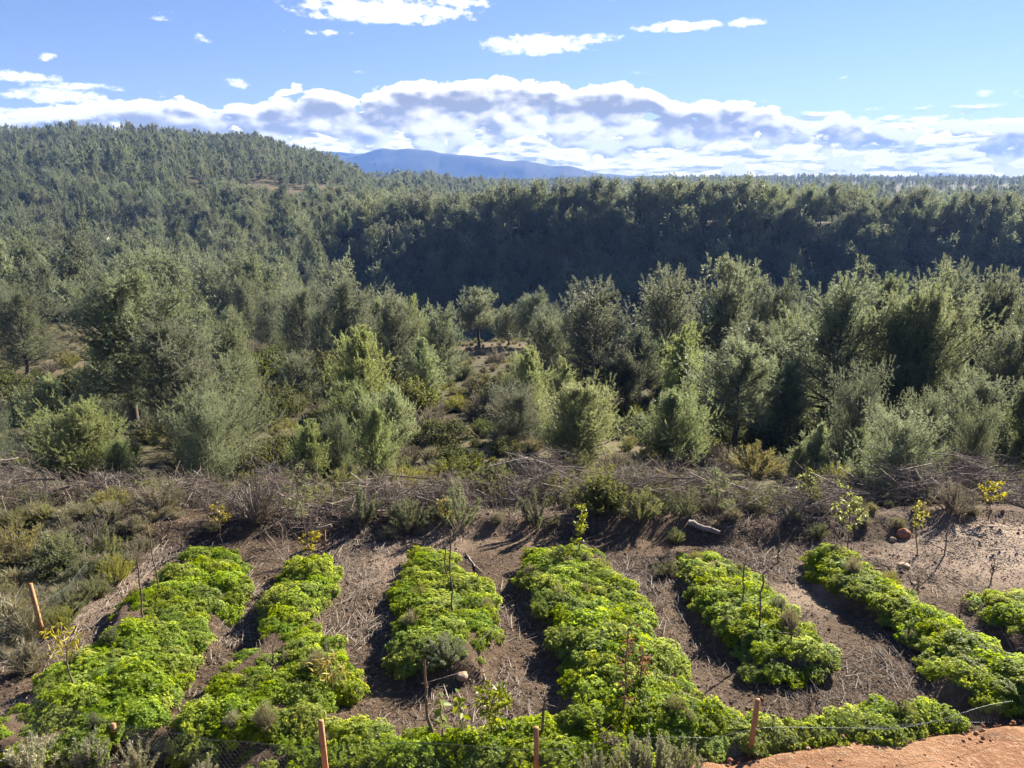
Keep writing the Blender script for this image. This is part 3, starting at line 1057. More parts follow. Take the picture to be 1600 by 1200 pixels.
def joined(wood, crown, mats, name):
    mb = MB()
    for v, f, t_ in zip(wood.v, wood.f, wood.tint):
        pass
    off = 0
    for src, mi in ((wood, 0), (crown, 1)):
        for v, f, t_ in zip(src.v, src.f, src.tint):
            mb.v.append(v)
            mb.f.append(f + off)
            mb.mi.append(np.full(len(f), mi, dtype=np.int32))
            mb.tint.append(t_)
        off += src.n
    mb.n = off
    return mb.mesh(name, mats)


# near variants: (trunk mesh, crown mesh, crown radius)
NEAR = {}
for nm, seed, cb, Rw, nb, ns, nt, nbl, bl, bw, shp, mat in (
        ('cone1', 1, 0.05, 0.38, 62, 4, 22, 8, 0.030, 0.0036, 'cone', 'needles_young'),
        ('cone2', 2, 0.05, 0.40, 62, 4, 22, 8, 0.030, 0.0036, 'cone', 'needles_young'),
        ('cone3', 3, 0.08, 0.37, 62, 4, 22, 8, 0.030, 0.0036, 'cone', 'needles_young'),
        ('round1', 4, 0.28, 0.33, 64, 4, 28, 8, 0.022, 0.0029, 'round', 'needles'),
        ('round2', 5, 0.34, 0.30, 64, 4, 28, 8, 0.022, 0.0029, 'round', 'needles'),
        ('round3', 6, 0.18, 0.36, 64, 4, 28, 8, 0.022, 0.0029, 'round', 'needles'),
        ('wide1', 8, 0.02, 0.56, 84, 4, 22, 8, 0.034, 0.0042, 'cone', 'needles_young'),
        ('wide2', 9, 0.03, 0.50, 80, 4, 22, 8, 0.034, 0.0042, 'cone', 'needles_young'),
        ('bush1', 7, 0.02, 0.50, 80, 4, 26, 8, 0.030, 0.0036, 'bush', 'needles')):
    w_, c_ = pine_parts(seed, cb, Rw, nb, ns, nt, nbl, bl, bw, shp)
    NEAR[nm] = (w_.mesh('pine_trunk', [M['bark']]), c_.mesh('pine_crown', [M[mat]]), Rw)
MID = []
for i in range(7):
    shp = 'round' if i not in (4, 6) else 'cone'
    cbs, rws = (0.24, 0.32, 0.16, 0.28, 0.10, 0.38, 0.16)[i], (0.34, 0.31, 0.38, 0.36, 0.31, 0.33, 0.27)[i]
    w_, c_ = pine_parts(40 + i, cbs, rws, 32, 3, 14, 7, 0.042, 0.0085, shp, 0.035, 0.018, 1.2)
    MID.append((w_.mesh('pine_trunk', [M['bark']]), c_.mesh('pine_crown', [M['needles']]), rws, joined(w_, c_, [M['bark'], M['needles']], 'pine_mid')))
FARM = []
for i in range(5):
    w_, c_ = pine_parts(60 + i, (0.15, 0.22, 0.1, 0.2, 0.12)[i], (0.36, 0.32, 0.38, 0.34, 0.28)[i], 18, 2, 12, 6, 0.068, 0.017, 'round' if i < 3 else 'cone', 0.03, 0.018, 1.3)
    FARM.append(joined(w_, c_, [M['bark'], M['needles']], 'pine_far'))


def add_pine(parts, loc, h, w, rz, label, group=None, tilt=(0, 0), rad=None):
    """a pine of height h and crown width w (metres)"""
    k = w / 2.0 / (parts[2] * h)
    k = min(max(k, 0.62), 1.7)
    o = thing('pine_tree', label, 'pine tree', tuple(loc), rz, (h * k, h * k, h), group)
    o.rotation_euler = (tilt[0], tilt[1], rz)
    link('trunk', parts[0], o)
    link('crown', parts[1], o)
    return o


# pines that stand out one by one: photo column, tip row, distance, crown width in photo pixels, kind, label
NEAR_PINES = [
    (211, 456, 26.0, 175, 'round2', 'tallest pine on the left, dark bare lower trunk showing under an open crown'),
    (297, 520, 24.0, 135, 'round1', 'open pine with visible trunk, just right of the tall left pine'),
    (385, 572, 22.5, 95, 'round3', 'yellow-green pine at the right end of the left pine clump'),
    (340, 628, 19.0, 130, 'bush1', 'low wide pine in front of the left clump, directly behind the brush pile'),
    (92, 590, 21.0, 100, 'cone2', 'pointed young pine behind the bright left foreground pine'),
    (140, 640, 18.3, 150, 'cone1', 'large bright young pine reaching the brush pile at left'),
    (186, 690, 17.8, 60, 'cone3', 'small bright pine at the right foot of the bright left foreground pine'),
    (2, 715, 16.8, 85, 'bush1', 'low pine cut off by the left edge beside the brush pile'),
    (40, 468, 45.0, 95, 'round3', 'broad pine above the ochre grass terrace near the left edge'),
    (-5, 452, 58.0, 80, 'round1', 'pine cut off by the left edge above the grass terrace'),
    (80, 466, 66.0, 55, 'round2', 'small pine right of the broad pine over the grass terrace'),
    (120, 446, 74.0, 66, 'round3', 'rounded pine rising behind the tallest left pine, on its left'),
    (170, 446, 70.0, 60, 'round1', 'rounded pine tip showing behind the tallest left pine'),
    (236, 470, 48.0, 62, 'round2', 'pine half hidden behind the right side of the tallest left pine'),
    (268, 464, 46.0, 66, 'round3', 'pale pine just right of the tallest left pine, further back'),
    (318, 482, 60.0, 44, 'round3', 'small round pine standing alone above the pale shrubs'),
    (360, 496, 63.0, 34, 'bush1', 'tiny round pine right of the small lone round pine'),
    (356, 452, 82.0, 50, 'round1', 'rounded pine at the edge of the left valley forest'),
    (394, 446, 79.0, 56, 'round3', 'rounded pine with a dark side, left of the dark shrub bank'),
    (418, 478, 70.0, 42, 'bush1', 'small bushy pine on the pale terrace edge, left of centre'),
    (474, 464, 50.0, 82, 'round3', 'full rounded pine above the dark shrubs, left of centre'),
    (506, 492, 46.0, 50, 'round1', 'slim pine tucked against the right side of the full rounded pine'),
    (551, 455, 43.0, 85, 'round2', 'tall grey-green pine with a twin tip, left of the middle'),
    (566, 514, 31.0, 105, 'cone2', 'big pale conical pine left of the middle'),
    (625, 478, 41.0, 54, 'round1', 'slim pine between the pale conical pine and the central clearing'),
    (651, 474, 43.0, 58, 'cone3', 'pointed pine at the left of the central clearing'),
    (690, 497, 39.0, 74, 'round3', 'rounded pine on the left rim of the central clearing'),
    (664, 530, 34.0, 66, 'cone1', 'conical pine below the pointed pines left of the clearing'),
    (748, 460, 64.0, 68, 'round2', 'pale pine on the far side of the central clearing, leftmost of its row'),
    (793, 487, 65.0, 46, 'round3', 'small pine second from left on the far side of the clearing'),
    (827, 468, 64.0, 60, 'round1', 'pine with a thin visible trunk on the far side of the clearing'),
    (862, 486, 62.0, 50, 'round3', 'rightmost pine of the row on the far side of the clearing'),
    (923, 470, 36.0, 135, 'round3', 'big ragged pine with a pointed tip, right of the central clearing'),
    (866, 506, 37.5, 74, 'round1', 'pine leaning on the left side of the big ragged centre pine'),
    (976, 562, 33.0, 66, 'round2', 'pine below the right shoulder of the big ragged centre pine'),
    (873, 566, 29.0, 46, 'cone3', 'small bright pointed pine under the big ragged centre pine'),
    (618, 615, 22.0, 98, 'cone2', 'bright yellow-green conical pine above the brush, left of middle'),
    (556, 604, 24.5, 95, 'cone1', 'conical pine just left of the bright yellow-green one'),
    (812, 624, 22.5, 90, 'bush1', 'dark dense young pine left of the pale front pine at centre'),
    (896, 608, 20.3, 140, 'cone2', 'pale wide young pine in front at the centre, behind the brush'),
    (1030, 455, 38.0, 125, 'round3', 'broad rounded pine against the dark slope, right of centre'),
    (1128, 434, 44.0, 92, 'round2', 'tall pine with the highest tip, right of centre against the dark slope'),
    (1180, 468, 41.0, 90, 'round1', 'grey-green pine leaning right of the highest-tipped pine'),
    (1062, 520, 31.0, 60, 'cone3', 'pointed pine in front of the broad rounded pine right of centre'),
    (1052, 614, 21.0, 108, 'cone1', 'bright young pine beside a dark gap, right of the pale front pine'),
    (1146, 554, 24.5, 125, 'round2', 'sunlit feathery pine with a thin pale trunk, right of centre'),
    (1293, 462, 30.0, 160, 'round1', 'large pine with a dark trunk, leftmost of the right-hand trio'),
    (1382, 486, 29.0, 95, 'round2', 'middle pine of the right-hand trio, thin dark trunk'),
    (1430, 474, 28.5, 115, 'round1', 'pine with the straightest dark trunk, rightmost of the right-hand trio'),
    (1436, 452, 43.0, 130, 'round3', 'broad pine crown rising behind the right-hand trio'),
    (1352, 458, 44.0, 80, 'round2', 'pine crown showing behind the gap of the right-hand trio'),
    (1500, 470, 45.0, 84, 'round1', 'rounded pine behind, between the trio and the right edge'),
    (1553, 464, 43.0, 70, 'round3', 'rounded pine near the right edge with the dark slope behind it'),
    (1580, 496, 30.0, 95, 'round2', 'pine cut by the right edge at half height'),
    (1535, 526, 27.0, 120, 'round1', 'wide pine near the right edge, in front of the rounded ones'),
    (1500, 604, 22.0, 110, 'round3', 'low spreading pine right of the trunks of the trio'),
    (1594, 598, 21.5, 90, 'cone2', 'young pine cut off by the right edge above the brush'),
    (1232, 512, 34.0, 95, 'round3', 'pine filling the space left of the large dark-trunked pine'),
    (1210, 580, 27.0, 80, 'round1', 'pine at the left foot of the large dark-trunked pine'),
    (1272, 660, 18.6, 72, 'cone1', 'small fresh green cone-shaped pine above the brush on the right'),
    (1240, 694, 18.0, 40, 'cone3', 'tiny pine left of the small fresh green cone-shaped pine'),
    (1397, 676, 15.9, 125, 'bush1', 'dense ball-shaped young pine overhanging the right of the garden'),
    (470, 560, 36.0, 70, 'round3', 'dark pine among the shadowed shrubs left of the pale conical pine'),
    (1000, 530, 35.0, 60, 'round2', 'pine between the ragged centre pine and the broad rounded one'),
]
PINE_SHORT = ['tallest left pine', 'open pine beside the tallest left pine', 'yellow-green pine of the left clump', 'low wide pine of the left clump', 'pointed pine at the left', 'bright left foreground pine', 'small bright left pine', 'pine at the left edge', 'broad terrace pine', 'left-edge terrace pine', 'small terrace pine', 'rounded pine behind the tallest left pine', 'second pine behind the tallest left pine', 'half-hidden left pine', 'pale pine behind the left clump', 'small lone round pine', 'tiny round pine', 'valley-edge pine', 'dark-sided rounded pine', 'small terrace-edge pine', 'full rounded pine', 'slim pine by the full rounded pine', 'twin-tipped grey pine', 'big pale conical pine', 'slim pine left of the clearing', 'pointed pine left of the clearing', 'rounded pine on the clearing rim', 'conical pine below the clearing', 'leftmost pine beyond the clearing', 'second pine beyond the clearing', 'thin-trunked pine beyond the clearing', 'rightmost pine beyond the clearing', 'big ragged centre pine', 'pine leaning on the ragged centre pine', 'pine under the ragged pine shoulder', 'small bright pointed pine', 'bright yellow-green conical pine', 'conical pine left of the yellow-green one', 'dark dense young pine', 'pale wide front pine', 'broad rounded pine right of centre', 'highest-tipped pine', 'grey-green pine by the highest-tipped one', 'pointed pine right of centre', 'bright young pine by the dark gap', 'sunlit feathery pine', 'large dark-trunked pine', 'middle pine of the right trio', 'rightmost pine of the right trio', 'broad crown behind the right trio', 'crown in the trio gap', 'rounded pine right of the trio', 'rounded pine near the right edge', 'pine cut by the right edge', 'wide pine near the right edge', 'low spreading pine on the right', 'young pine at the right edge', 'pine filling the trio left side', 'pine at the foot of the dark-trunked one', 'small fresh green pine', 'tiny pine on the right', 'ball-shaped young pine', 'dark pine among shadowed shrubs', 'pine between the two centre crowns']
rp = np.random.default_rng(5)
near_xy = []
for (px, pt, Y, wpx, kind, lab) in NEAR_PINES:
    g = ground_at(px, Y)
    h = top_z(pt, Y) - g[2]
    wm = wpx / FPX * (Y * CT - g[2] * ST)
    wm = max(wm * 1.1, 0.60 * h)
    if kind.startswith('cone') and wm / 2 / h > 0.45:
        kind = 'wide1' if wm / 2 / h > 0.55 else 'wide2'
    add_pine(NEAR[kind], g - np.array([0, 0, 0.05]), h, wm, rp.uniform(0, 6.28), lab, None, (rp.normal(0, 0.03), rp.normal(0, 0.03)))
    near_xy.append((g[0], g[1], wm))

# more pines of the near belt, named by the ones they stand next to
REL_USED = set()


def beside(g, what, near, words=16):
    for i in sorted(range(len(near)), key=lambda i: (near[i][0] - g[0]) ** 2 + (0.7 * (near[i][1] - g[1])) ** 2)[:30]:
        dx, dy = g[0] - near[i][0], g[1] - near[i][1]
        rel = ('left of' if dx < 0 else 'right of') if abs(dx) > abs(dy) else ('in front of' if dy < 0 else 'behind')
        lab = '%s %s the %s' % (what, rel, PINE_SHORT[i])
        if len(lab.split()) <= words and lab not in REL_USED:
            break
    REL_USED.add(lab)
    return lab


named_xy = list(near_xy)
tries = 0
while len(near_xy) < len(NEAR_PINES) + 36 and tries < 4000:
    tries += 1
    Y = rp.uniform(16.9, 62) if rp.random() < 0.7 else rp.uniform(16.9, 22)
    px = rp.uniform(-20, 1620)
    if Y > 48 and (px < 140 or 690 < px < 880):
        continue
    if px < 470 and Y > 33:
        continue
    if Y < 34 and 640 < px < 800:
        continue
    g = ground_at(px, Y)
    if min((g[0] - a) ** 2 + (g[1] - b) ** 2 - (0.42 * c) ** 2 for a, b, c in near_xy) < 0.7:
        continue
    young = Y < 30
    h = (rp.uniform(1.3, 2.0) if Y < 20 else rp.uniform(1.6, 2.8) if young else rp.uniform(2.8, 5.0)) * (1.0 if px < 1000 else 1.15)
    kind = rp.choice(['cone1', 'cone2', 'wide2', 'bush1'] if young else ['round1', 'round3', 'round3', 'cone2', 'round2'])
    wm = h * rp.uniform(0.62, 0.85)
    add_pine(NEAR[kind], g - np.array([0, 0, 0.05]), h, wm, rp.uniform(0, 6.28), beside(g, 'young pine standing' if young else 'pine of the near belt', named_xy), None, (rp.normal(0, 0.03), rp.normal(0, 0.03)))
    near_xy.append((g[0], g[1], wm))

# the forest: positions by zone
def scatter(n, u0, u1, y0, y1, seed, mind):
    r = np.random.default_rng(seed)
    y = np.sqrt(r.uniform(y0 ** 2, y1 ** 2, n))
    u = r.uniform(u0, u1, n)
    x = u * y
    # thin out by cell so that crowns keep apart
    seen, keep = set(), []
    for i in range(n):
        c = (int(x[i] // mind), int(y[i] // mind))
        if c in seen:
            continue
        seen.add(c)
        keep.append(i)
    return x[keep], y[keep], r


forest = []   # x, y, height, zone
def fill(n, u0, u1, y0, y1, seed, mind, h0, h1, zone, gap=0.0):
    x, y, r = scatter(n, u0, u1, y0, y1, seed, mind)
    keep = fbm(x, y, seed + 1, 2, 0.05) > gap
    x, y = x[keep], y[keep]
    h = r.uniform(h0, h1, len(x)) * (1 + 0.18 * fbm(x, y, seed + 2, 2, 0.03))
    for a, b, c in zip(x, y, h):
        forest.append((a, b, c, zone))


fill(5200, -0.85, -0.13, 78, 250, 201, 4.9, 4.5, 8.4, 'valley', -0.65)
fill(900, -0.13, 0.9, 66, 120, 203, 4.6, 4.5, 7.5, 'ravine', -0.2)
fill(9000, -0.20, 0.95, 120, 262, 205, 4.2, 5.5, 9.6, 'slope', -1.5)
fill(11000, -0.95, -0.10, 250, 560, 207, 5.4, 4.0, 8.2, 'hill', -0.85)
fill(5200, -0.15, 0.95, 262, 620, 209, 8.5, 6.5, 11.0, 'plateau', -0.4)
fill(8500, -0.95, 0.95, 560, 1600, 211, 12, 6, 10, 'far', -0.2)
fill(4000, -0.9, 0.9, 1600, 2500, 213, 26, 8, 13, 'far', -0.2)
fo = np.array([f[:3] for f in forest])
zone = np.array([f[3] for f in forest])
fz = land(fo[:, 0], fo[:, 1])
# keep fields and the house plot clear
uu = fo[:, 0] / fo[:, 1]
clear = (((uu + 0.30) / .05) ** 2 + ((fo[:, 1] - 296) / 22) ** 2 < 1) | (((uu + 0.23) / .03) ** 2 + ((fo[:, 1] - 330) / 18) ** 2 < 1)
hx, hy = ground_at(142, 192)[:2]
clear |= (np.abs(fo[:, 0] - hx) < 9) & (np.abs(fo[:, 1] - hy + 3) < 9)
for (a, b, c) in near_xy:
    clear |= (fo[:, 0] - a) ** 2 + (fo[:, 1] - b) ** 2 < (0.35 * c + 1.5) ** 2
fo, zone, fz = fo[~clear], zone[~clear], fz[~clear]
# how large each shows
dist = fo[:, 1]
c_ = fo[:, 1] * CT - fz * ST
pxs, pyt = 800 + FPX * fo[:, 0] / c_, 600 - FPX * (fo[:, 1] * ST + (fz + fo[:, 2]) * CT) / c_
size = fo[:, 2] / dist
vis = (pxs > -20) & (pxs < 1620) & (pyt < 505)
# hidden behind the brow in front: the ray to the tip passes under the land
for k in np.linspace(0.3, 0.93, 14):
    vis &= (fz + fo[:, 2]) * k > land(fo[:, 0] * k, fo[:, 1] * k) + 3.0 * (k > 0.5) * (zone == 'ravine')
order = np.argsort(-np.where(vis, size, -1))
single = order[:300 - len(near_xy)]
is_single = np.zeros(len(fo), bool)
is_single[single] = True
def forest_label(z, px, y, py):
    """where in its wood a pine stands, by landmarks one can find"""
    if z == 'slope':
        row = 'on the skyline ridge' if py < 322 else ('high on the slope' if py < 362 else ('halfway down the slope' if py < 410 else 'low on the slope'))
        col = ['left of the clearing', 'above the clearing', 'above the ragged centre pine', 'above the highest-tipped pine', 'above the right trio', 'near the right edge'][int(np.searchsorted([700, 860, 1010, 1240, 1470], px))]
        return 'dark pine %s across the ravine, %s' % (row, col), 'pines of the shaded slope forest'
    if z == 'valley':
        row = 'at the front' if y < 95 else ('in the middle' if y < 125 else 'at the back')
        col = ['near the left edge', 'above the tallest left pine', 'above the left clump', 'above the full rounded pine', 'above the pale conical pine'][int(np.searchsorted([130, 270, 400, 520], px))]
        return 'olive pine %s of the sunlit left valley wood, %s' % (row, col), 'pines of the left valley forest'
    if z == 'ravine':
        return 'pine low in the ravine behind the near trees, %s of the highest-tipped pine' % ('left' if px < 1128 else 'right'), 'pines low in the ravine'
    return {'hill': 'small pine on the wooded hill at left', 'plateau': 'pine on the wooded plateau beyond the ridge', 'far': 'pine in the far woods'}[z], 'pines of the far woods'


for i in single:
    p = MID[rp.integers(7)] if zone[i] != 'slope' else MID[(0, 1, 2, 3, 5)[rp.integers(5)]]
    w = fo[i, 2] * p[2] * 2 * (rp.uniform(0.78, 1.1) if zone[i] != 'slope' else rp.uniform(0.95, 1.3))
    lab, grp = forest_label(zone[i], pxs[i], fo[i, 1], pyt[i])
    add_pine(p, (fo[i, 0], fo[i, 1], fz[i] - 0.1), fo[i, 2], w, rp.uniform(0, 6.28), lab, grp, (rp.normal(0, 0.04), rp.normal(0, 0.04)))


def instancer(name, label, cat, pts, rotz, scl, idx, meshes):
    """one object that carries a mass of alike plants (geometry nodes)"""
    src = bpy.data.collections.new(name + '_kinds')
    for i, me in enumerate(meshes):
        src.objects.link(bpy.data.objects.new('%s_kind_%02d' % (name, i), me))
    me = bpy.data.meshes.new(name)
    me.vertices.add(len(pts))
    me.vertices.foreach_set('co', np.asarray(pts, np.float32).ravel())
    for nm, typ, val in (('rz', 'FLOAT', rotz), ('kind_index', 'INT', idx)):
        a = me.attributes.new(nm, typ, 'POINT')
        a.data.foreach_set('value', np.asarray(val, np.int32 if typ == 'INT' else np.float32))
    a = me.attributes.new('scl', 'FLOAT_VECTOR', 'POINT')
    a.data.foreach_set('vector', np.asarray(scl, np.float32).ravel())
    o = tag(link(name, me), label, cat, kind='stuff')
    ng = bpy.data.node_groups.new(name, 'GeometryNodeTree')
    ng.interface.new_socket('Geometry', in_out='INPUT', socket_type='NodeSocketGeometry')
    ng.interface.new_socket('Geometry', in_out='OUTPUT', socket_type='NodeSocketGeometry')
    N, L = ng.nodes, ng.links
    gi, go = N.new('NodeGroupInput'), N.new('NodeGroupOutput')
    ci = N.new('GeometryNodeCollectionInfo')
    ci.inputs['Collection'].default_value = src
    ci.inputs['Separate Children'].default_value = True
    ci.inputs['Reset Children'].default_value = True
    ip = N.new('GeometryNodeInstanceOnPoints')
    ip.inputs['Pick Instance'].default_value = True

    def attr(nm, typ):
        a = N.new('GeometryNodeInputNamedAttribute')
        a.data_type = typ
        a.inputs['Name'].default_value = nm
        return a.outputs['Attribute']
    L.new(gi.outputs[0], ip.inputs['Points'])
    L.new(ci.outputs[0], ip.inputs['Instance'])
    L.new(attr('kind_index', 'INT'), ip.inputs['Instance Index'])
    cx = N.new('ShaderNodeCombineXYZ')
    L.new(attr('rz', 'FLOAT'), cx.inputs[2])
    er = N.new('FunctionNodeEulerToRotation')
    L.new(cx.outputs[0], er.inputs[0])
    L.new(er.outputs[0], ip.inputs['Rotation'])
    L.new(attr('scl', 'FLOAT_VECTOR'), ip.inputs['Scale'])
    L.new(ip.outputs[0], go.inputs[0])
    md = o.modifiers.new('plants', 'NODES')
    md.node_group = ng
    return o


rest = ~is_single
fr, zr, hr = fo[rest], fz[rest], fo[rest, 2]
nr = len(fr)
kind = np.where(zone[rest] == 'slope', rp.choice([0, 1, 2, 3, 5], nr), np.where(fr[:, 1] < 270, rp.integers(0, 7, nr), 7 + rp.integers(0, 5, nr)))
wk = np.where(zone[rest] == 'hill', rp.uniform(0.65, 0.95, nr), rp.uniform(0.78, 1.1, nr) * np.where(zone[rest] == 'slope', 1.18, 1.0))
instancer('pine_forest', 'dense pine forest covering the valley, slopes and far hills', 'forest',
          np.column_stack([fr[:, 0], fr[:, 1], zr - 0.1]), rp.uniform(0, 6.28, nr), np.column_stack([hr * wk, hr * wk, hr]), kind, [m[3] for m in MID] + FARM)
# ------------------------------------------------------------------ shrubs and undergrowth
def shrub_mesh(seed, mat, stems, spread, upright, n_leaf, leaf_l, leaf_w, blade=True, twig_mat='twig', lo=0.25):
    """unit-height shrub with stems and small leaves: one mesh for twigs, one for leaves"""
    r = np.random.default_rng(seed)
    az = r.uniform(0, 6.28, stems)
    rad = spread * np.sqrt(r.uniform(0, 1, stems))
    top = np.column_stack([np.cos(az) * rad, np.sin(az) * rad, (1 - 0.55 * (rad / spread) ** 2) * r.uniform(0.72, 1.08, stems)])
    bs = np.column_stack([np.cos(az) * rad * 0.18, np.sin(az) * rad * 0.18, np.full(stems, -0.03)])
    mid = bs + (top - bs) * 0.5 + np.array([0, 0, 0.12 * (1 - upright)]) + r.normal(0, 0.03, (stems, 3))
    wood = MB()
    d = top - bs
    V, F, k = sticks(bs, d, np.linalg.norm(d, axis=1), r.uniform(0.006, 0.011, stems), mid - (bs + d * 0.5))
    wood.add(V, F, 0, np.repeat(r.uniform(0.1, 0.9, stems), k))
    s = r.uniform(lo, 1.0, (stems, n_leaf))
    P = ((1 - s) ** 2)[..., None] * bs[:, None] + (2 * s * (1 - s))[..., None] * mid[:, None] + (s ** 2)[..., None] * top[:, None]
    P = P.reshape(-1, 3) + r.normal(0, 0.028 if not blade else 0.016, (stems * n_leaf, 3))
    A = np.repeat(unit(d), n_leaf, 0)
    n = len(P)
    tint = np.clip(0.25 + 0.5 * s.ravel() + np.repeat(r.normal(0, 0.14, stems), n_leaf) + r.normal(0, 0.12, n), 0, 1)
    lv = MB()
    if blade:
        for _ in range(2):
            D = unit(A * 0.9 + rand_unit(r, n) * 0.75 + np.array([0, 0, 0.25]))
            V, F = blades(P, D, leaf_l * r.uniform(0.7, 1.3, n), leaf_w, r)
            lv.add(V, F, 0, np.repeat(tint, 3))
    else:
        D = unit(A * 0.5 + rand_unit(r, n))
        V, F = leaves(P, D, np.array([[0, 0, 1.0]]) + r.normal(0, 0.6, (n, 3)), leaf_l * r.uniform(0.7, 1.3, n), leaf_w * r.uniform(0.8, 1.2, n))
        lv.add(V, F, 0, np.repeat(tint, 4))
    wm, lm = wood.mesh('shrub_stems', [M[twig_mat]]), lv.mesh('shrub_leaves', [M[mat]])
    return wm, lm, joined(wood, lv, [M[twig_mat], M[mat]], 'shrub_' + mat)


SHRUBS = {
    'rosemary': [shrub_mesh(300 + i, 'rosemary', 46, 0.55, 0.8, 70, 0.075, 0.013) for i in range(3)],
    'mastic': [shrub_mesh(310 + i, 'mastic', 70, 0.75, 0.4, 46, 0.070, 0.040, False) for i in range(3)],
    'heath': [shrub_mesh(320 + i, 'heath', 70, 0.65, 0.6, 36, 0.070, 0.010) for i in range(2)],
    'broom': [shrub_mesh(330 + i, 'broom', 60, 0.60, 0.7, 50, 0.080, 0.013) for i in range(2)],
    'spikes': [shrub_mesh(340 + i, 'rosemary', 15, 0.42, 1.0, 120, 0.055, 0.013) for i in range(2)],
    'silver': [shrub_mesh(350 + i, 'silver', 26, 0.42, 1.0, 110, 0.050, 0.017) for i in range(2)],
    'dead': [shrub_mesh(360 + i, 'heath', 90, 0.60, 0.5, 6, 0.06, 0.008) for i in range(2)],
    'grass': [shrub_mesh(370 + i, 'grass', 60, 0.45, 0.7, 10, 0.34, 0.018, True, 'twig', 0.0) for i in range(2)],
}
rs = np.random.default_rng(9)


def add_shrub(kind, loc, h, label, group=None, wide=1.0, name='shrub', cat='shrub'):
    s = SHRUBS[kind][rs.integers(len(SHRUBS[kind]))]
    o = thing(name, label, cat, (loc[0], loc[1], loc[2] - 0.03), rs.uniform(0, 6.28), (h * wide, h * wide, h), group)
    link('stems', s[0], o)
    link('leaves', s[1], o)
    return o


# shrubs that can be pointed at: photo column, foot row, height in metres, kind, width, label
for (px, py, h, kind, wd, lab) in (
        (30, 880, 0.85, 'broom', 1.3, 'yellow-green shrub on the weedy bank at the left edge'),
        (98, 882, 0.75, 'rosemary', 1.0, 'round grey-green shrub right of the yellow-green one on the left bank'),
        (172, 872, 0.70, 'spikes', 0.9, 'upright bright herb standing alone on the bare left bank'),
        (18, 1000, 0.60, 'grass', 1.6, 'grey grass tussock at the left edge below the leaning stake'),
        (95, 985, 0.45, 'broom', 0.9, 'yellowish low plant beside the leaning stake on the left'),
        (45, 1050, 0.40, 'grass', 1.4, 'flattened grass tussock between the left stake and the first bed'),
        (140, 900, 0.40, 'grass', 1.3, 'thin grass tuft behind the left netting'),
        (150, 935, 0.40, 'rosemary', 1.0, 'small weed on the path edge left of the first bed'),
        (250, 800, 0.75, 'heath', 1.3, 'brown heathery bush on the left brush pile'),
        (400, 812, 1.0, 'dead', 1.2, 'purple-brown dead bush behind the first bed'),
        (565, 822, 0.95, 'spikes', 1.3, 'spiky grey-green bush at the foot of the brush left of the middle'),
        (640, 826, 0.75, 'rosemary', 1.2, 'bushy rosemary between the spiky bush and the yellow-topped one'),
        (716, 822, 1.0, 'spikes', 1.2, 'tall finger-like herb behind the middle bed'),
        (540, 775, 0.8, 'broom', 1.2, 'yellowish feathery shrub on top of the brush left of the middle'),
        (630, 768, 0.7, 'broom', 1.4, 'pale feathery shrub on the brush crest above the middle bed'),
        (770, 768, 0.8, 'rosemary', 1.3, 'silvery shrub on the brush crest right of the middle bed'),
        (838, 826, 0.95, 'spikes', 1.1, 'grey spiky shrub left of the yellow-leaved column sapling'),
        (940, 800, 0.9, 'mastic', 1.0, 'dark green shrub behind the yellow-leaved column sapling'),
        (1000, 812, 0.7, 'rosemary', 1.2, 'green shrub at the foot of the brush right of the column sapling'),
        (1075, 806, 0.65, 'spikes', 1.1, 'pale forked herb near the log'),
        (1055, 848, 0.35, 'rosemary', 1.0, 'small tuft growing beside the grey log'),
        (960, 745, 0.8, 'heath', 1.3, 'pinkish heath bush on the brush crest right of centre'),
        (1180, 745, 1.1, 'broom', 1.3, 'golden-green bush behind the brush right of centre'),
        (1130, 735, 0.9, 'heath', 1.2, 'pale brownish bush beside the golden-green one'),
        (1310, 745, 0.75, 'heath', 0.7, 'small rust-brown bush left of the ball-shaped pine'),
        (1278, 842, 0.35, 'rosemary', 1.2, 'small green tuft above the narrow slanting bed'),
        (1490, 800, 0.7, 'heath', 1.2, 'grey dead-looking bush right of the ball-shaped pine'),
        (1420, 1010, 0.30, 'silver', 1.1, 'small silvery tuft on the left flank of the slanting right bed'),
        (696, 1030, 0.34, 'rosemary', 1.6, 'dark grey-green tuft at the near end of the middle bed'),
        (1040, 900, 0.35, 'rosemary', 1.3, 'grey-green tuft between the broad bed and the wedge bed'),
        (140, 1215, 0.55, 'silver', 1.2, 'pale seed-headed herb at the bottom left, beside a fence stake'),
        (60, 1222, 0.60, 'silver', 1.4, 'pale herb in the bottom left corner'),
        (210, 1225, 0.50, 'silver', 1.2, 'pale herb right of the bottom left stake'),
        (320, 1228, 0.35, 'silver', 1.2, 'low pale herb at the bottom edge below the second bed'),
        (985, 1228, 0.60, 'silver', 0.9, 'pale flowering spike herb at the bottom edge, left of its pair'),
        (1025, 1226, 0.62, 'silver', 1.0, 'tall silvery herb at the bottom edge right of the middle'),
        (1070, 1224, 0.50, 'silver', 1.0, 'silvery herb next to the start of the orange path'),
        (930, 1230, 0.45, 'silver', 1.1, 'low silvery herb at the bottom edge near the middle stake'),
        (1560, 745, 0.8, 'rosemary', 1.4, 'green shrub behind the yellow-flowered sapling at right'),
        (1010, 735, 0.75, 'broom', 1.2, 'yellow-tipped shrub on the brush crest beside the dark gap')):
    p = on_soil(px, py)
    add_shrub(kind, p, h, lab, None, wd)

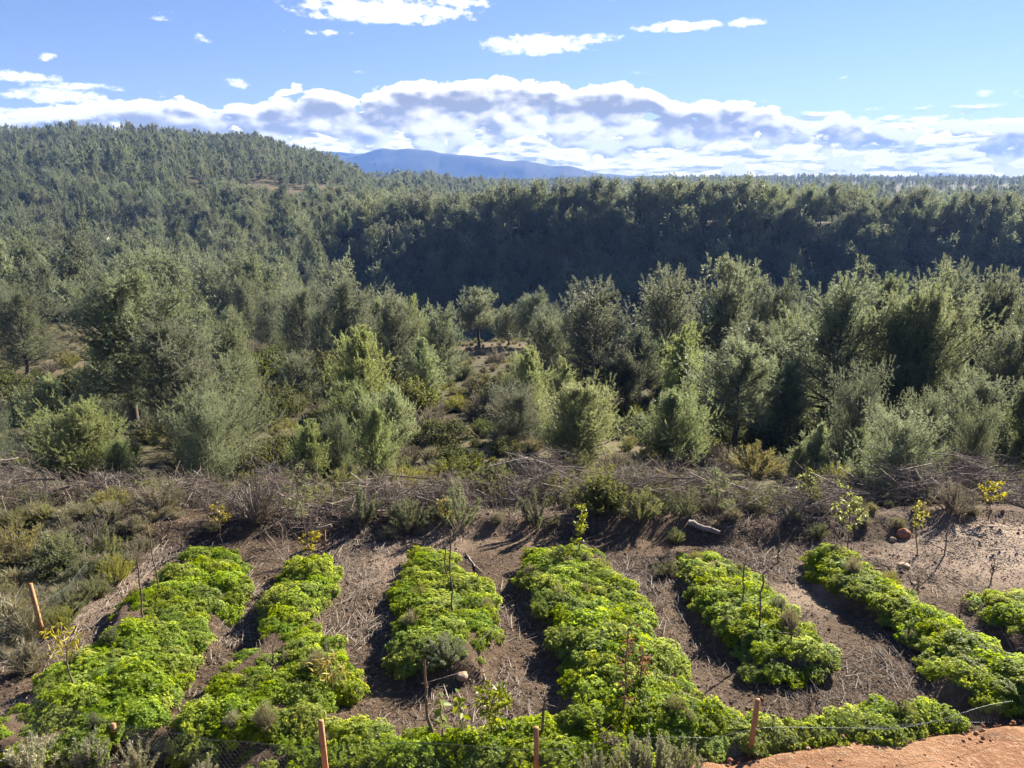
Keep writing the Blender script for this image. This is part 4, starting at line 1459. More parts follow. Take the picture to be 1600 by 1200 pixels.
# weeds that have come up in the beds
rw = np.random.default_rng(44)
for bed in [o for o in COL.objects if o.name.startswith('planted_bed')]:
    for c in [c for c in bed.children if rw.random() < 0.07]:
        k = SHRUBS[rw.choice(['broom', 'grass', 'spikes', 'rosemary'])][0]
        w = link('weed_tuft', k[2], bed, tuple(c.location))
        hh = rw.uniform(0.16, 0.34)
        w.scale = (hh * 0.9, hh * 0.9, hh)
        w.rotation_euler = (0, 0, rw.uniform(0, 6.28))

# scrub between the near pines and along the heaps of branches
ADJ = {'mastic': 'dark green', 'rosemary': 'grey-green', 'heath': 'brownish', 'broom': 'yellow-green', 'spikes': 'spiky'}
used_labels = {}


def shrub_label(kind, g, h):
    """a label by the pine it stands next to"""
    best = sorted(range(len(named_xy)), key=lambda i: (named_xy[i][0] - g[0]) ** 2 + (0.7 * (named_xy[i][1] - g[1])) ** 2)[:7]
    size = 'low ' if h < 0.85 else ('tall ' if h > 1.35 else '')
    for sz in ('', size):
        for i in best:
            dx, dy = g[0] - named_xy[i][0], g[1] - named_xy[i][1]
            rel = ('left of' if dx < 0 else 'right of') if abs(dx) > abs(dy) else ('in front of' if dy < 0 else 'behind')
            lab = '%s%s shrub growing %s the %s' % (sz, ADJ[kind], rel, PINE_SHORT[i])
            if len(lab.split()) <= 16 and lab not in used_labels:
                used_labels[lab] = 1
                return lab
    return lab


placed = []
tries = 0
while len(placed) < 236 and tries < 8000:
    tries += 1
    front = len(placed) >= 180                              # along the brush
    if front:
        Y = rs.uniform(13.5, 16.2)
    else:
        Y = math.sqrt(rs.uniform(16.4 ** 2, 62 ** 2)) if rs.random() < 0.6 else rs.uniform(16.4, 36)
    px = rs.uniform(-30, 1630)
    g = ground_at(px, Y)
    if any((g[0] - a) ** 2 + (g[1] - b) ** 2 < (0.5 if front else 1.5) for a, b in placed):
        continue
    if Y > 54 and (px < 130 or 690 < px < 900):      # open grass
        continue
    if front and px > 1480:
        continue
    placed.append((g[0], g[1]))
    if front:
        k = rs.choice(['spikes', 'rosemary', 'heath', 'broom'], p=[0.25, 0.42, 0.10, 0.23])
        h = rs.uniform(0.4, 0.9)
    else:
        k = rs.choice(['mastic', 'rosemary', 'heath', 'broom'], p=[0.36, 0.28, 0.18, 0.18])
        h = rs.uniform(0.7, 1.7) * (1.15 if k == 'mastic' else 0.85) * min(1.25, 0.8 + Y / 80) * (0.52 if Y < 25 else 0.9)
    add_shrub(k, g, h, shrub_label(k, g, h), 'shrubs along the heaps of branches' if front else 'shrubs among the near pines', rs.uniform(1.0, 1.5))


def mass(n, u0, u1, y0, y1, seed):
    r = np.random.default_rng(seed)
    y = np.sqrt(r.uniform(y0 ** 2, y1 ** 2, n))
    x = r.uniform(u0, u1, n) * y
    return x, y, r


pts, scl, idx = [], [], []
kinds = ['mastic', 'mastic', 'rosemary', 'heath', 'broom', 'dead']
kmesh = [SHRUBS[k][i % len(SHRUBS[k])][2] for i, k in enumerate(kinds)]
for (n, u0, u1, y0, y1, h0, h1, pr) in ((3000, -0.85, 0.85, 15.2, 75, 0.22, 0.75, (.18, .15, .25, .17, .15, .10)),
                                        (5200, -0.9, 0.9, 75, 270, 0.5, 1.5, (.42, .42, .08, .04, .04, 0)),
                                        (4200, -0.9, 0.1, 250, 560, 0.6, 1.7, (.38, .38, .12, .06, .06, 0))):
    x, y, r = mass(n, u0, u1, y0, y1, 400 + n)
    keep = fbm(x, y, 71, 3, 0.22) > -0.42
    keep &= ~((y > 54) & (y < 72) & ((x / y < -0.56) | (np.abs(x / y + 0.02) < 0.08)))
    keep &= ~((((x / y + 0.30) / .05) ** 2 + ((y - 296) / 22) ** 2 < 1) | (((x / y + 0.23) / .03) ** 2 + ((y - 330) / 18) ** 2 < 1))
    x, y = x[keep], y[keep]
    h = r.uniform(h0, h1, len(x))
    w = h * r.uniform(1.0, 1.7, len(x))
    pts.append(np.column_stack([x, y, land(x, y) - 0.05]))
    scl.append(np.column_stack([w, w, h]))
    idx.append(r.choice(6, len(x), p=pr))
# rough scrub on the bank at left of the garden
r = np.random.default_rng(433)
x, y = r.uniform(-15, -6.2, 420), r.uniform(7.5, 15, 420)
keep = (bed_inset('a', x, y) < -0.7) & (x < -5.2 - 0.30 * (y - 8)) & (fbm(x, y, 72, 2, 0.9) > -0.35)
x, y = x[keep], y[keep]
h = r.uniform(0.15, 0.62, len(x))
w = h * r.uniform(0.9, 1.5, len(x))
pts.append(np.column_stack([x, y, surf(x, y) - 0.04]))
scl.append(np.column_stack([w, w, h]))
idx.append(r.choice(6, len(x), p=(0, .04, .36, .22, .18, .20)))
pts, scl, idx = np.concatenate(pts), np.concatenate(scl), np.concatenate(idx)
instancer('undergrowth', 'low scrub covering the ground under and between the pines', 'undergrowth', pts, rs.uniform(0, 6.28, len(pts)), scl, idx, kmesh)

# dry grass on the bank at left, behind the garden and on the terraces
x1, y1, r = mass(1500, -0.85, 0.85, 15.5, 75, 501)
x2, y2 = r.uniform(-10.5, -6.6, 150), r.uniform(7.5, 13.5, 150)
x3, y3 = r.uniform(-10, 10, 110), r.uniform(12.9, 15.0, 110)
x5 = r.uniform(-0.75, -0.5, 700)
y5 = r.uniform(52, 72, 700)
k2 = np.array([float(bed_inset('a', a, b)) < -0.35 for a, b in zip(x2, y2)])
xg = np.concatenate([x1, x2[k2], x3, x5 * y5])
yg = np.concatenate([y1, y2[k2], y3, y5])
hg = np.concatenate([r.uniform(0.2, 0.5, len(x1)), r.uniform(0.12, 0.36, k2.sum()), r.uniform(0.10, 0.26, len(x3)), r.uniform(0.3, 0.6, len(x5))])
wg = hg * r.uniform(1.0, 2.0, len(hg))
instancer('dry_grass', 'dry grass tufts on the left bank and between the shrubs', 'grass', np.column_stack([xg, yg, surf(xg, yg) - 0.02]),
          r.uniform(0, 6.28, len(xg)), np.column_stack([wg, wg, hg]), r.integers(0, 2, len(xg)), [g[2] for g in SHRUBS['grass']])


# ------------------------------------------------------------------ heaps of cut branches along the far side of the garden
def build_brush(x0, x1, seed, label, hmax):
    r = np.random.default_rng(seed)
    mb = MB()

    def inside(n):
        x = r.uniform(x0, x1, n)
        yc = 14.6 + 0.45 * np.sin(x * 0.7 + 1) + 0.25 * np.sin(x * 1.9)
        hh = hmax * np.clip(0.62 + 0.55 * np.sin(x * 1.4 + seed) * np.sin(x * 0.63 + 2) + 0.30 * np.sin(x * 3.1 + seed), 0.12, 1.3)
        a = r.uniform(0, math.pi, n)
        q = np.sqrt(r.uniform(0.1, 1, n))
        y = yc + 0.95 * q * np.cos(a)
        z = hh * q * np.sin(a)
        return np.column_stack([x, y, land(x, y) + z]), z
    n = int(125 * (x1 - x0))
    P, z = inside(n)
    ang = r.normal(0, 0.7, n) + np.where(r.random(n) < 0.5, 0, math.pi)
    D = unit(np.column_stack([np.cos(ang), np.sin(ang) * 0.8, r.normal(0.02, 0.28, n)]))
    L = r.uniform(0.5, 1.7, n)
    bend = r.normal(0, 0.10, (n, 3)) * L[:, None]
    P0 = P - D * L[:, None] * 0.5
    P0[:, 2] = np.maximum(P0[:, 2], land(P0[:, 0], P0[:, 1]) + 0.02)
    V, F, k = sticks(P0, D, L, np.clip(r.lognormal(-5.0, 0.5, n), 0.004, 0.026), bend)
    tint = r.beta(1.6, 2.0, n)
    mb.add(V, F, 0, np.repeat(tint, k))
    m = 9
    s = r.uniform(0.15, 0.95, (n, m))
    T0 = (P0[:, None] + D[:, None] * (L[:, None] * s)[..., None] + bend[:, None] * (4 * s * (1 - s) * 0.9)[..., None]).reshape(-1, 3)
    TD = unit(np.repeat(D, m, 0) * 0.6 + r.normal(0, 0.62, (n * m, 3)) + np.array([0, 0, 0.15]))
    TL = r.uniform(0.12, 0.48, n * m)
    V, F, k = sticks(T0, TD, TL, r.uniform(0.0022, 0.0045, n * m), r.normal(0, 0.08, (n * m, 3)) * TL[:, None])
    mb.add(V, F, 0, np.repeat(np.clip(np.repeat(tint, m) + r.normal(0.06, 0.18, n * m), 0, 1), k))
    c = np.array([(x0 + x1) / 2, 15.0, float(land((x0 + x1) / 2, 15.0))])
    mb.v = [v - c.astype(np.float32) for v in mb.v]
    o = link('brush_pile', mb.mesh('brush_pile', [M['twig']]), None, c)
    tag(o, label, 'brush pile', 'heaps of cut branches behind the garden')


build_brush(-12.0, -5.4, 601, 'grey tangled heap of cut branches at the left end of the garden', 1.1)
build_brush(-5.3, -0.6, 602, 'heap of cut branches grown through with shrubs, left of the middle', 0.95)
build_brush(-0.5, 5.0, 603, 'purplish heap of cut branches right of the middle, below the pale pines', 1.05)
build_brush(5.1, 13.0, 604, 'dark tangle of cut branches at the right end of the garden', 1.05)


# ------------------------------------------------------------------ saplings, poles, stakes
def stem_between(a, b, r0, r1, wob, rng, n=7):
    s = np.linspace(0, 1, n)[:, None]
    P = a + (b - a) * s
    P = P + np.concatenate([[np.zeros(3)], rng.normal(0, wob, (n - 2, 3)), [np.zeros(3)]])
    return P, np.linspace(r0, r1, n)


def sapling(name, label, cat, base, top, kind, group=None):
    """base / top: photo pixels of foot and tip"""
    r = np.random.default_rng(int(base[0] * 7 + base[1]))
    b = on_soil(*base)
    d = ray(*top)
    tpt = d * (b[1] / d[1])
    tpt[2] = max(tpt[2], b[2] + 0.25)
    v = tpt - b
    H = float(np.linalg.norm(v))
    o = thing(name, label, cat, tuple(b), group=group)
    wood, lv = MB(), MB()
    leafmat = 'lime'
    zero = np.zeros(3)
    P, rad = stem_between(zero - np.array([0, 0, 0.05]), v, 0.012, 0.006, 0.012, r)
    if kind == 'pole':
        rad = np.linspace(0.013, 0.009, len(P))
        V, F = tube(P, rad, 6)
        wood.add(V, F, 0, r.uniform(0, 0.6, len(V)))
        q = r.uniform(0.3, 1, 3)
        S, F2, k = sticks(v * q[:, None], unit(rand_unit(r, 3) + np.array([0, 0, 0.6])), 0.10, 0.004)
        wood.add(S, F2, 0, 0.3)
    elif kind in ('fork', 'bare', 'fan', 'dry'):
        if kind == 'fan':
            for _ in range(8):
                e = v * r.uniform(0.7, 1.0) + np.array([r.normal(-0.10, 0.22), r.normal(0, 0.15), 0])
                P, rad = stem_between(zero - np.array([0, 0, 0.05]), e, 0.008, 0.003, 0.02, r)
                V, F = tube(P, rad, 5)
                wood.add(V, F, 0, r.uniform(0.5, 1.0, len(V)))
        else:
            thick = 0.020 if kind == 'dry' else 0.012
            split = 0.62 if kind == 'fork' else (0.45 if kind == 'bare' else 1.0)
            P, rad = stem_between(zero - np.array([0, 0, 0.05]), v * split, thick, thick * 0.6, 0.012, r)
            V, F = tube(P, rad, 6)
            wood.add(V, F, 0, r.uniform(0.2, 0.8, len(V)))
            nb = {'fork': 3, 'bare': 9, 'dry': 7}[kind]
            for q in range(nb):
                st = v * (split if kind == 'fork' else r.uniform(0.35, 1.0) * split)
                ln = H * (0.4 if kind == 'fork' else (0.5 if kind == 'bare' else 0.12))
                e = st + unit(v / H + rand_unit(r, 1)[0] * (0.5 if kind == 'fork' else 0.85)) * ln * r.uniform(0.6, 1)
                P, rad = stem_between(st, e, thick * 0.5, 0.0025, 0.015, r, 5)
                V, F = tube(P, rad, 5)
                wood.add(V, F, 0, r.uniform(0.3, 1.0, len(V)))
                if kind == 'bare':
                    n = 5
                    f = r.uniform(0.3, 1, n)[:, None]
                    S, F2, k = sticks(st + (e - st) * f, rand_unit(r, n) + np.array([0, 0, 0.5]), r.uniform(0.05, 0.16, n), 0.0025)
                    wood.add(S, F2, 0, 0.7)
    else:
        V, F = tube(P, rad, 6)
        wood.add(V, F, 0, r.uniform(0.2, 0.8, len(V)))
        lo, n, ll, lw, spread, droop, leafmat = {
            'lime': (0.45, 240, 0.07, 0.035, 0.24, 0.1, 'lime'),
            'yellow': (0.5, 130, 0.06, 0.03, 0.17, 0.1, 'yellow'),
            'bloom': (0.5, 240, 0.055, 0.036, 0.26, 0.0, 'yellow'),
            'column': (0.25, 320, 0.055, 0.030, 0.15, 0.1, 'lime'),
            'feather': (0.35, 420, 0.13, 0.014, 0.30, -0.7, 'rosemary'),
            'leafy': (0.35, 320, 0.08, 0.036, 0.30, 0.0, 'lime'),
            'sunflower': (0.35, 12, 0.11, 0.075, 0.06, -0.4, 'lime'),
            'rust': (0.2, 70, 0.08, 0.022, 0.09, 0.2, 'rusty'),
            'frond': (0.5, 110, 0.10, 0.02, 0.24, -0.3, 'yellow')}[kind]
        nb = 14 if kind != 'sunflower' else 0
        tips = []
        for q in range(nb):
            f = lo + (1 - lo) * (q + r.random()) / nb
            w = spread * (1.15 - 0.6 * (f - lo) / (1 - lo)) * r.uniform(0.6, 1.1)
            st = v * f
            a = r.uniform(0, 6.28)
            e = st + np.array([math.cos(a) * w, math.sin(a) * w, w * (0.55 if droop >= 0 else 0.15)])
            tips.append((st, e))
        if nb:
            S0 = np.array([t_[0] for t_ in tips])
            E0 = np.array([t_[1] for t_ in tips])
            V, F, k = sticks(S0, E0 - S0, np.linalg.norm(E0 - S0, axis=1), 0.004)
            wood.add(V, F, 0, 0.5)
            i = r.integers(0, nb, n)
            f = r.uniform(0.25, 1.1, n)[:, None]
            Pn = S0[i] + (E0[i] - S0[i]) * f + r.normal(0, 0.02, (n, 3))
            D = unit(rand_unit(r, n) + np.array([0, 0, droop]) + unit(E0[i] - S0[i]) * 0.5)
        else:
            f = lo + (1 - lo) * (np.arange(n) + r.random(n)) / n
            a = np.arange(n) * 2.4
            Pn = v[None] * f[:, None]
            D = np.column_stack([np.cos(a), np.sin(a), np.full(n, droop) + r.normal(0, 0.2, n)])
        V, F = leaves(Pn, D, np.array([[0, 0, 1.0]]) + r.normal(0, 0.5, (n, 3)), ll * r.uniform(0.7, 1.25, n), lw * r.uniform(0.8, 1.2, n))
        lv.add(V, F, 0, np.repeat(np.clip(r.normal(0.55, 0.25, n), 0, 1), 4))
    link('stem', wood.mesh('stem', [M['stem'] if kind != 'fan' else M['twig']], True), o)
    if lv.n:
        link('foliage', lv.mesh('foliage', [M[leafmat]]), o)
    return o


for a in (
        ('sapling', 'tall bare sapling forked at the top, in the far left bed', 'sapling', (250, 925), (226, 792), 'fork'),
        ('garden_pole', 'thin bare stick standing in the far left bed', 'pole', (226, 968), (214, 876), 'pole'),
        ('sapling', 'small leafless tree with spreading twigs behind the far left bed', 'sapling', (286, 868), (281, 828), 'bare'),
        ('sapling', 'thin sapling with a drooping yellow-green head behind the far left bed', 'sapling', (347, 856), (338, 790), 'yellow'),
        ('bare_shrub', 'fan of pale leafless stems at the top of the second bed', 'shrub', (452, 886), (440, 818), 'fan'),
        ('sapling', 'yellow-leaved sapling beside the small T-shaped sign', 'sapling', (482, 884), (486, 832), 'yellow'),
        ('sapling', 'feathery green sapling rising over the brush behind the second bed', 'sapling', (478, 846), (460, 732), 'feather'),
        ('garden_pole', 'taller of two thin dark poles in the middle bed', 'pole', (707, 962), (703, 826), 'pole'),
        ('garden_pole', 'shorter of two thin dark poles in the middle bed', 'pole', (697, 905), (694, 838), 'pole'),
        ('sapling', 'yellow-topped sapling behind the middle bed', 'sapling', (697, 836), (695, 782), 'yellow'),
        ('sapling', 'slim columnar sapling with yellow and green leaves behind the broad bed', 'sapling', (905, 872), (906, 790), 'column'),
        ('sapling', 'tall feathery sapling behind the wedge bed, left of the log end', 'sapling', (1122, 822), (1118, 732), 'feather'),
        ('garden_pole', 'dark pole in the wedge bed, leftmost of three', 'pole', (1160, 950), (1163, 882), 'pole'),
        ('garden_pole', 'tallest dark pole in the wedge bed, middle of three', 'pole', (1186, 992), (1192, 896), 'pole'),
        ('sapling', 'twiggy dry sapling in the wedge bed, rightmost of three', 'sapling', (1238, 1008), (1236, 930), 'bare'),
        ('garden_pole', 'thin dark pole on the mulch between wedge bed and narrow bed', 'pole', (1217, 880), (1215, 800), 'pole'),
        ('sapling', 'leafy yellow-green sapling at the top of the narrow slanting bed', 'sapling', (1325, 862), (1330, 770), 'leafy'),
        ('sapling', 'slim yellowish sapling right of the red round stone', 'sapling', (1434, 868), (1430, 788), 'yellow'),
        ('sapling', 'sapling covered in bright yellow leaves before the right brush pile', 'sapling', (1544, 812), (1550, 756), 'bloom'),
        ('sapling', 'leafless branching sapling in the narrow slanting bed', 'sapling', (1432, 938), (1438, 866), 'bare'),
        ('sapling', 'green sapling under the left side of the ball-shaped pine', 'sapling', (1268, 800), (1262, 742), 'leafy'),
        ('garden_pole', 'thin pole on the sunlit bank at the right', 'pole', (1477, 868), (1480, 820), 'pole'),
        ('sapling', 'pale bare sapling above the small right-edge bed', 'sapling', (1546, 912), (1560, 856), 'bare'),
        ('sapling', 'brown knobbly dead stem in front of the middle stone', 'sapling', (672, 1158), (663, 1030), 'dry'),
        ('sapling', 'tall rust-coloured dried stalk in the broad bed', 'sapling', (972, 1128), (982, 982), 'rust'),
        ('sapling', 'shorter rust-coloured dried stalk beside the tall one', 'sapling', (1000, 1080), (1004, 1020), 'rust'),
        ('sapling', 'leafless sapling with V-shaped twigs in the second bed', 'sapling', (427, 1056), (424, 968), 'bare'),
        ('sapling', 'arching sapling with yellow fronds in the far left bed', 'sapling', (118, 1084), (94, 978), 'frond'),
        ('sapling', 'bare twiggy shrub in the front strip near the orange path', 'sapling', (1263, 1122), (1264, 1062), 'bare'),
        ('sapling', 'small bare shrub in the front strip below the right bed', 'sapling', (1405, 1118), (1402, 1072), 'bare'),
        ('sapling', 'thick brown stem in the front strip, left of the middle stake', 'sapling', (845, 1158), (852, 1092), 'dry'),
        ('sapling', 'double reddish stem with a few leaves in the front strip', 'sapling', (762, 1162), (772, 1088), 'lime'),
        ('sunflower', 'withered sunflower with drooping leaves in the front strip, left of a pair', 'sunflower', (692, 1164), (687, 1086), 'sunflower'),
        ('sunflower', 'greener sunflower in the front strip, right of a pair', 'sunflower', (727, 1140), (712, 1080), 'sunflower'),
        ('sapling', 'yellow drooping plant at the right edge of the second bed', 'sapling', (522, 1090), (512, 1024), 'frond'),
        ('sapling', 'pale dead twig bush near the bottom edge below the broad bed', 'sapling', (955, 1180), (952, 1128), 'bare'),
        ('sapling', 'bare sapling on the path left of the right-edge bed', 'sapling', (1498, 968), (1510, 918), 'bare'),
        ('sapling', 'stalk with pale seed head at the right edge below the small bed', 'sapling', (1585, 1022), (1592, 982), 'bare')):
    sapling(*a)

# ------------------------------------------------------------------ wire netting with timber posts
def box_between(a, b, w, d, rng, jitter=0.0):
    """square timber from a to b"""
    a, b = np.asarray(a, float), np.asarray(b, float)
    t = unit(b - a)
    s = unit(np.cross(t, np.array([0, 1.0, 0.2])))
    n = np.cross(s, t)
    V = []
    for p, k in ((a, 1.0), (b, 0.94)):
        for i, j in ((-1, -1), (1, -1), (1, 1), (-1, 1)):
            V.append(p + s * i * w / 2 * k + n * j * d / 2 * k)
    V.append(b + t * w * 0.12)
    F = [[0, 1, 5, 4], [1, 2, 6, 5], [2, 3, 7, 6], [3, 0, 4, 7]]
    return np.array(V), np.array(F), np.array([[4, 5, 8], [5, 6, 8], [6, 7, 8], [7, 4, 8], [0, 3, 2], [0, 2, 1]])


def foot_top(base, top):
    b = garden(*base)
    b[2] = float(surf(b[0], b[1]))
    d = ray(*top)
    t_ = d * (b[1] / d[1])
    return b, t_


fence_root = thing('wire_fence', 'sagging wire netting on orange timber stakes around the garden', 'fence', tuple(garden(505, 1228)))
fl = np.array(fence_root.location)
rf = np.random.default_rng(88)
POSTS = [((70, 1000), (47, 912)), ((182, 1176), (176, 1131)), ((512, 1228), (501, 1126)), ((838, 1226), (838, 1137)), ((1170, 1188), (1184, 1093))]
for b_, t_ in POSTS:
    b, tp_ = foot_top(b_, t_)
    V, F, F3 = box_between(b - np.array([0, 0, 0.15]) - fl, tp_ - fl, 0.048, 0.040, rf)
    mb = MB().add(V, F, 0, rf.uniform(0.2, 0.9, len(V)))
    mb.f.append(F3)
    mb.mi.append(np.zeros(len(F3), np.int32))
    link('post', mb.mesh('post', [M['stake']]), fence_root)


def netting(line, heights, leans, cell=0.045):
    """hexagonal wire mesh along a ground line of photo pixels"""
    G = np.array([garden(*p) for p in line])
    G[:, 2] = surf(G[:, 0], G[:, 1])
    seg = np.linalg.norm(np.diff(G, axis=0), axis=1)
    S = np.concatenate([[0], np.cumsum(seg)])
    nx = int(S[-1] / cell)
    ny = int(max(heights) / (cell * 0.8))
    s = np.arange(nx + 1) * cell

    def at(sv, tv):
        p = np.stack([np.interp(sv, S, G[:, k]) for k in range(3)], -1)
        h = np.interp(sv, S, heights) * tv * (1 + 0.06 * np.sin(sv * 2.7))
        ln = np.interp(sv, S, leans)
        p[..., 1] += -h * ln + 0.03 * np.sin(sv * 3.1 + 4 * tv)
        p[..., 2] += h * np.sqrt(np.maximum(0.03, 1 - ln ** 2)) + 0.02
        return p
    A, B = [], []
    for j in range(ny):
        for i in range(nx):
            o_ = 0.5 * (j % 2)
            x = (i + o_) * cell
            t0, t1, t2 = j / ny, (j + 0.4) / ny, (j + 1) / ny
            A += [(x, t0), (x, t1), (x, t1)]
            B += [(x, t1), (x - cell / 2, t2), (x + cell / 2, t2)]
    A, B = np.array(A), np.array(B)
    PA, PB = at(A[:, 0], A[:, 1]), at(B[:, 0], B[:, 1])
    V, F, k = sticks(PA - fl, PB - PA, np.linalg.norm(PB - PA, axis=1), 0.0010)
    mb = MB().add(V, F)
    # selvedge wires
    sv = np.linspace(0, S[-1], 120)
    for tv in (0.0, 1.0):
        V, F = tube(at(sv, np.full(120, tv)) - fl, 0.0022, 4)
        mb.add(V, F)
    return link('netting', mb.mesh('netting', [M['wire']]), fence_root)


netting([(-60, 1150), (70, 1176), (182, 1180), (340, 1215), (512, 1226), (680, 1228), (838, 1226), (1010, 1214), (1100, 1200)], [.4, .4, .42, .42, .46, .45, .46, .4, .38], [.1, .1, .05, .1, .05, .1, .05, .1, .1])
netting([(1100, 1200), (1170, 1188), (1260, 1166), (1370, 1152), (1480, 1140), (1560, 1128)], [.38, .36, .34, .36, .38, .40], [.1, .1, .55, .75, .6, .4])
netting([(-40, 1045), (70, 1000), (120, 950), (150, 905)], [.5, .5, .45, .4], [.05, .0, .15, .3])

# ------------------------------------------------------------------ small boards, stones, the log
def board(label, a, b, post=None, thick=0.02, width=0.075):
    """a plank between two photo pixels; post = photo pixel of its foot"""
    foot = garden(*(post or ((a[0] + b[0]) / 2, max(a[1], b[1]) + 10)))
    foot[2] = float(surf(foot[0], foot[1]))
    o = thing('wooden_sign', label, 'wooden sign', tuple(foot))
    pa, pb = [ray(*q) * (foot[1] / ray(*q)[1]) for q in (a, b)]
    V, F, F3 = box_between(pa - foot, pb - foot, width, thick, rf)
    mb = MB().add(V[:8], F, 0, rf.uniform(0.2, 0.9, 8))
    mb.f.append(np.array([[4, 5, 6], [4, 6, 7], [0, 3, 2], [0, 2, 1]]))
    mb.mi.append(np.zeros(4, np.int32))
    link('board', mb.mesh('board', [M['plank']]), o)
    mid = (pa + pb) / 2 - foot
    V, F, F3 = box_between(np.array([0, 0.02, -0.1]), mid + np.array([0, 0.022, -0.02]), 0.035, 0.03, rf)
    mb = MB().add(V, F, 0, 0.4)
    link('post', mb.mesh('sign_post', [M['stake']]), o)


board('small T-shaped wooden sign at the top of the second bed', (495, 829), (518, 821), (507, 856))
board('tilted wooden board in the far left bed', (186, 1045), (218, 1023), (203, 1062))
board('weathered board near the bottom of the second bed', (375, 1148), (412, 1134), (395, 1164))
board('small board on the right side of the middle bed', (722, 916), (737, 908), (730, 924))


def stone_mesh(seed, mat):
    r = np.random.default_rng(seed)
    n, m = 9, 14
    th = np.linspace(0.0, math.pi, n)
    ph = np.linspace(0, 2 * math.pi, m, endpoint=False)
    T, Pq = np.meshgrid(th, ph, indexing='ij')
    d = np.stack([np.sin(T) * np.cos(Pq), np.sin(T) * np.sin(Pq), np.cos(T)], -1)
    rr = np.ones(T.shape)
    for _ in range(9):                                    # cut flat facets
        ax = rand_unit(r, 1)[0]
        c = r.uniform(0.62, 0.88)
        dot = d @ ax
        rr = np.where(dot * rr > c, c / np.maximum(dot, 1e-3), rr)
    V = d * rr[..., None]
    i, j = np.meshgrid(np.arange(n - 1), np.arange(m), indexing='ij')
    k = (j + 1) % m
    F = np.stack([i * m + j, (i + 1) * m + j, (i + 1) * m + k, i * m + k], -1).reshape(-1, 4)
    return MB().add(V, F, 0, np.clip(r.normal(0.5, 0.2, n * m), 0, 1)).mesh('stone', [M[mat]])


STONES = [stone_mesh(i, 'rock') for i in range(3)] + [stone_mesh(5, 'rock_red'), stone_mesh(6, 'rock_red')]
for (px, py, wpx, k, sx, sz, lab) in (
        (723, 1061, 21, 0, 1.0, 0.8, 'tan stone at the near end of the middle bed'),
        (1408, 1160, 19, 3, 1.0, 0.8, 'orange stone on the dirt edge under the netting'),
        (1291, 795, 17, 1, 1.0, 1.0, 'pale round stone under the brush, left of the ball-shaped pine'),
        (1394, 847, 12, 2, 1.0, 1.0, 'small pale stone beside the red round stone'),
        (1412, 840, 22, 4, 1.0, 1.0, 'red-brown round stone under the ball-shaped pine'),
        (1410, 886, 22, 2, 1.0, 0.45, 'flat pale stone on the path right of the narrow bed'),
        (1428, 912, 10, 0, 1.2, 0.5, 'small flat orange-tinted stone beside the bare sapling'),
        (1315, 1160, 9, 3, 1.0, 0.8, 'small red stone by the leaning netting'),
        (1140, 1196, 9, 4, 1.0, 0.8, 'small red stone left of the right-hand stake'),
        (1262, 1178, 8, 0, 1.0, 0.8, 'pebble on the orange path near the right-hand stake')):
    p = on_soil(px, py)
    rad = wpx / 2 / FPX * (p[1] * CT - p[2] * ST)
    o = link('stone', STONES[k], None, (p[0], p[1], p[2] + rad * sz * 0.55 + (0.05 if py > 1150 else 0)))
    o.scale = (rad * sx, rad, rad * sz)
    o.rotation_euler = (rf.uniform(-.2, .2), rf.uniform(-.2, .2), rf.uniform(0, 6.28))
    tag(o, lab, 'stone')


def build_log(label, a, b, r0):
    pa, pb = on_soil(*a), on_soil(*b)
    P, rad = stem_between(np.zeros(3), pb - pa, r0, r0 * 0.72, 0.012, rf, 9)
    V, F = tube(P, rad, 9)
    mb = MB().add(V, F, 0, rf.uniform(0.2, 0.9, len(V)))
    for e in (0, len(P) - 1):
        ring = np.arange(9) + e * 9
        mb.v.append(P[e:e + 1].astype(np.float32))
        mb.tint.append(np.array([0.9], np.float32))
        mb.f.append(np.column_stack([ring, np.roll(ring, -1), np.full(9, mb.n)]))
        mb.mi.append(np.zeros(9, np.int32))
        mb.n += 1
    tag(link('log', mb.mesh('log', [M['log']], True), None, pa + np.array([0, 0, r0 * 0.8])), label, 'log')


build_log('short grey log lying on the soil above the wedge bed', (1076, 821), (1124, 837), 0.062)
build_log('thin pale branch lying right of the grey log', (1135, 826), (1230, 806), 0.020)
build_log('thin fallen branch on the slope beside the middle bed', (728, 868), (752, 896), 0.022)

# lumps of red earth pushed up along the foot of the netting
def build_clods():
    r = np.random.default_rng(91)
    n = 560
    x = r.uniform(1.4, 8.2, n)
    y = path_edge(x) - np.abs(r.normal(0.10, 0.16, n))
    z = GA + GB * y + 0.07
    rad = np.clip(r.lognormal(-4.4, 0.5, n), 0.005, 0.045)
    x2, y2 = r.uniform(0.5, 9.0, 3200), r.uniform(4.2, 8.0, 3200)
    k = y2 < path_edge(x2) - 0.3
    x2, y2 = x2[k], y2[k]
    rad2 = np.clip(r.lognormal(-4.9, 0.45, len(x2)), 0.004, 0.02)
    x, y, rad = np.concatenate([x, x2]), np.concatenate([y, y2]), np.concatenate([rad, rad2])
    z = GA + GB * y + 0.058
    mb = lumps(x, y, z, rad, r)
    tag(link('soil_clods', mb.mesh('soil_clods', [M['clod']])), 'lumps of red earth along the foot of the netting', 'earth clods', kind='stuff')


build_clods()

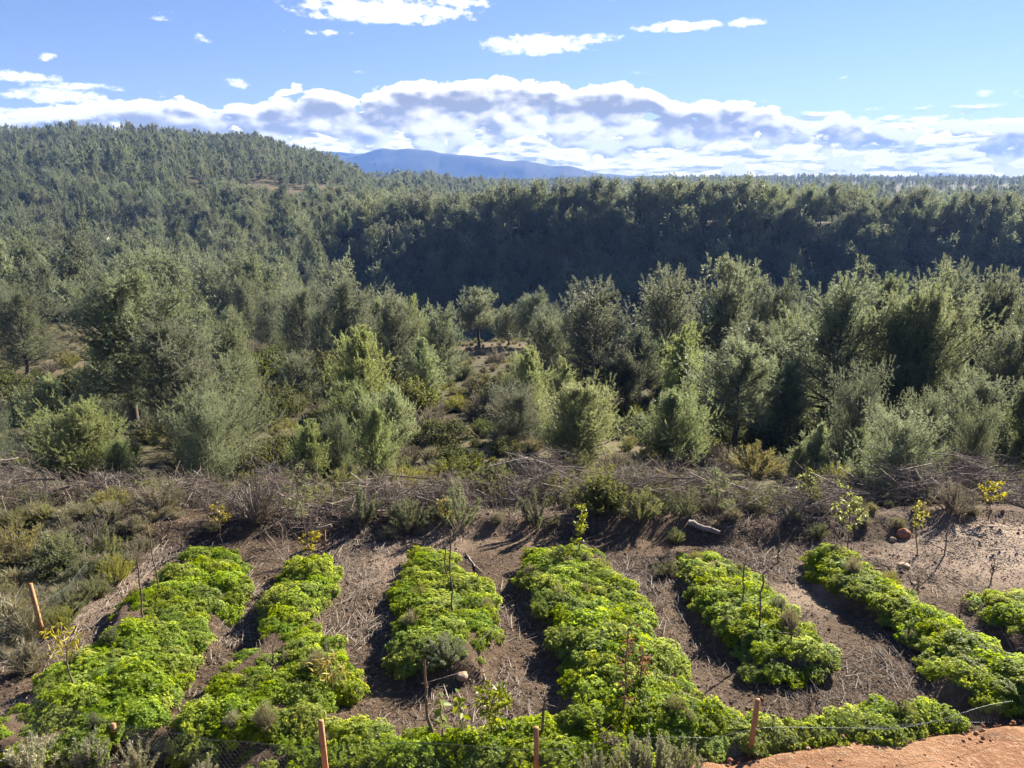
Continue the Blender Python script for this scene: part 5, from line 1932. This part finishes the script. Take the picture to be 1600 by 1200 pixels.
# ------------------------------------------------------------------ two small houses among the trees
def house(label, px, Y, w, d, hh, rz):
    g = ground_at(px, Y)
    o = thing('house', label, 'house', (g[0], g[1], g[2] - 0.2), rz)

    def boxm(x0, x1, y0, y1, z0, z1, mat, name, parent):
        V = np.array([[x, y, z] for z in (z0, z1) for x, y in ((x0, y0), (x1, y0), (x1, y1), (x0, y1))])
        F = np.array([[0, 1, 5, 4], [1, 2, 6, 5], [2, 3, 7, 6], [3, 0, 4, 7], [4, 5, 6, 7], [3, 2, 1, 0]])
        return link(name, MB().add(V, F).mesh(name, [M[mat]]), parent)
    boxm(-w / 2, w / 2, -d / 2, d / 2, 0, hh, 'wall', 'wall', o)
    e = 0.4
    V = np.array([[-w / 2 - e, -d / 2 - e, hh], [w / 2 + e, -d / 2 - e, hh], [w / 2 + e, d / 2 + e, hh], [-w / 2 - e, d / 2 + e, hh], [-w / 2 - e, 0, hh + d * 0.24], [w / 2 + e, 0, hh + d * 0.24]])
    V[:, 2] += 0.01
    mb = MB().add(V, np.array([[0, 1, 5, 4], [2, 3, 4, 5], [3, 2, 1, 0]]))
    mb.f.append(np.array([[0, 4, 3], [1, 2, 5]]))
    mb.mi.append(np.zeros(2, np.int32))
    rfm = link('roof', mb.mesh('roof', [M['tiles']]), o)
    boxm(w * 0.28, w * 0.28 + 0.6, 0.2, 0.8, hh + 0.3, hh + d * 0.24 + 0.7, 'wall', 'chimney', rfm)
    for k in (-0.32, 0.02):
        boxm(w * k, w * k + 1.1, -d / 2 - 0.06, -d / 2 - 0.003, 1.1, 2.3, 'dark', 'window', o)
    boxm(w * 0.30, w * 0.30 + 1.0, -d / 2 - 0.06, -d / 2 - 0.003, 0.2, 2.2, 'dark', 'door', o)


house('small white house half hidden by pines at the foot of the left hill', 142, 192, 8, 5, 2.8, 0.25)
house('tiny pale house on the far plateau below the blue mountain', 658, 530, 14, 8, 4.0, -0.3)

# ------------------------------------------------------------------ the air
def build_haze():
    lo, hi = np.array([-8200.0, -60.0, -140.0]), np.array([8200.0, 4250.0, 200.0])
    V = np.array([[x, y, z] for z in (lo[2], hi[2]) for x, y in ((lo[0], lo[1]), (hi[0], lo[1]), (hi[0], hi[1]), (lo[0], hi[1]))])
    F = np.array([[0, 1, 5, 4], [1, 2, 6, 5], [2, 3, 7, 6], [3, 0, 4, 7], [4, 5, 6, 7], [3, 2, 1, 0]])
    m, t, out = new_mat('air')
    pv = t.new('ShaderNodeVolumePrincipled')
    pv.inputs['Color'].default_value = (0.25, 0.46, 1.0, 1)
    pv.inputs['Density'].default_value = HAZE
    pv.inputs['Anisotropy'].default_value = 0.0
    t.l.new(pv.outputs[0], out.inputs['Volume'])
    tag(link('haze', MB().add(V, F).mesh('haze', [m])), 'thin blue air between the garden and the far mountains', 'haze', kind='stuff')


HAZE = 2.1e-4
build_haze()
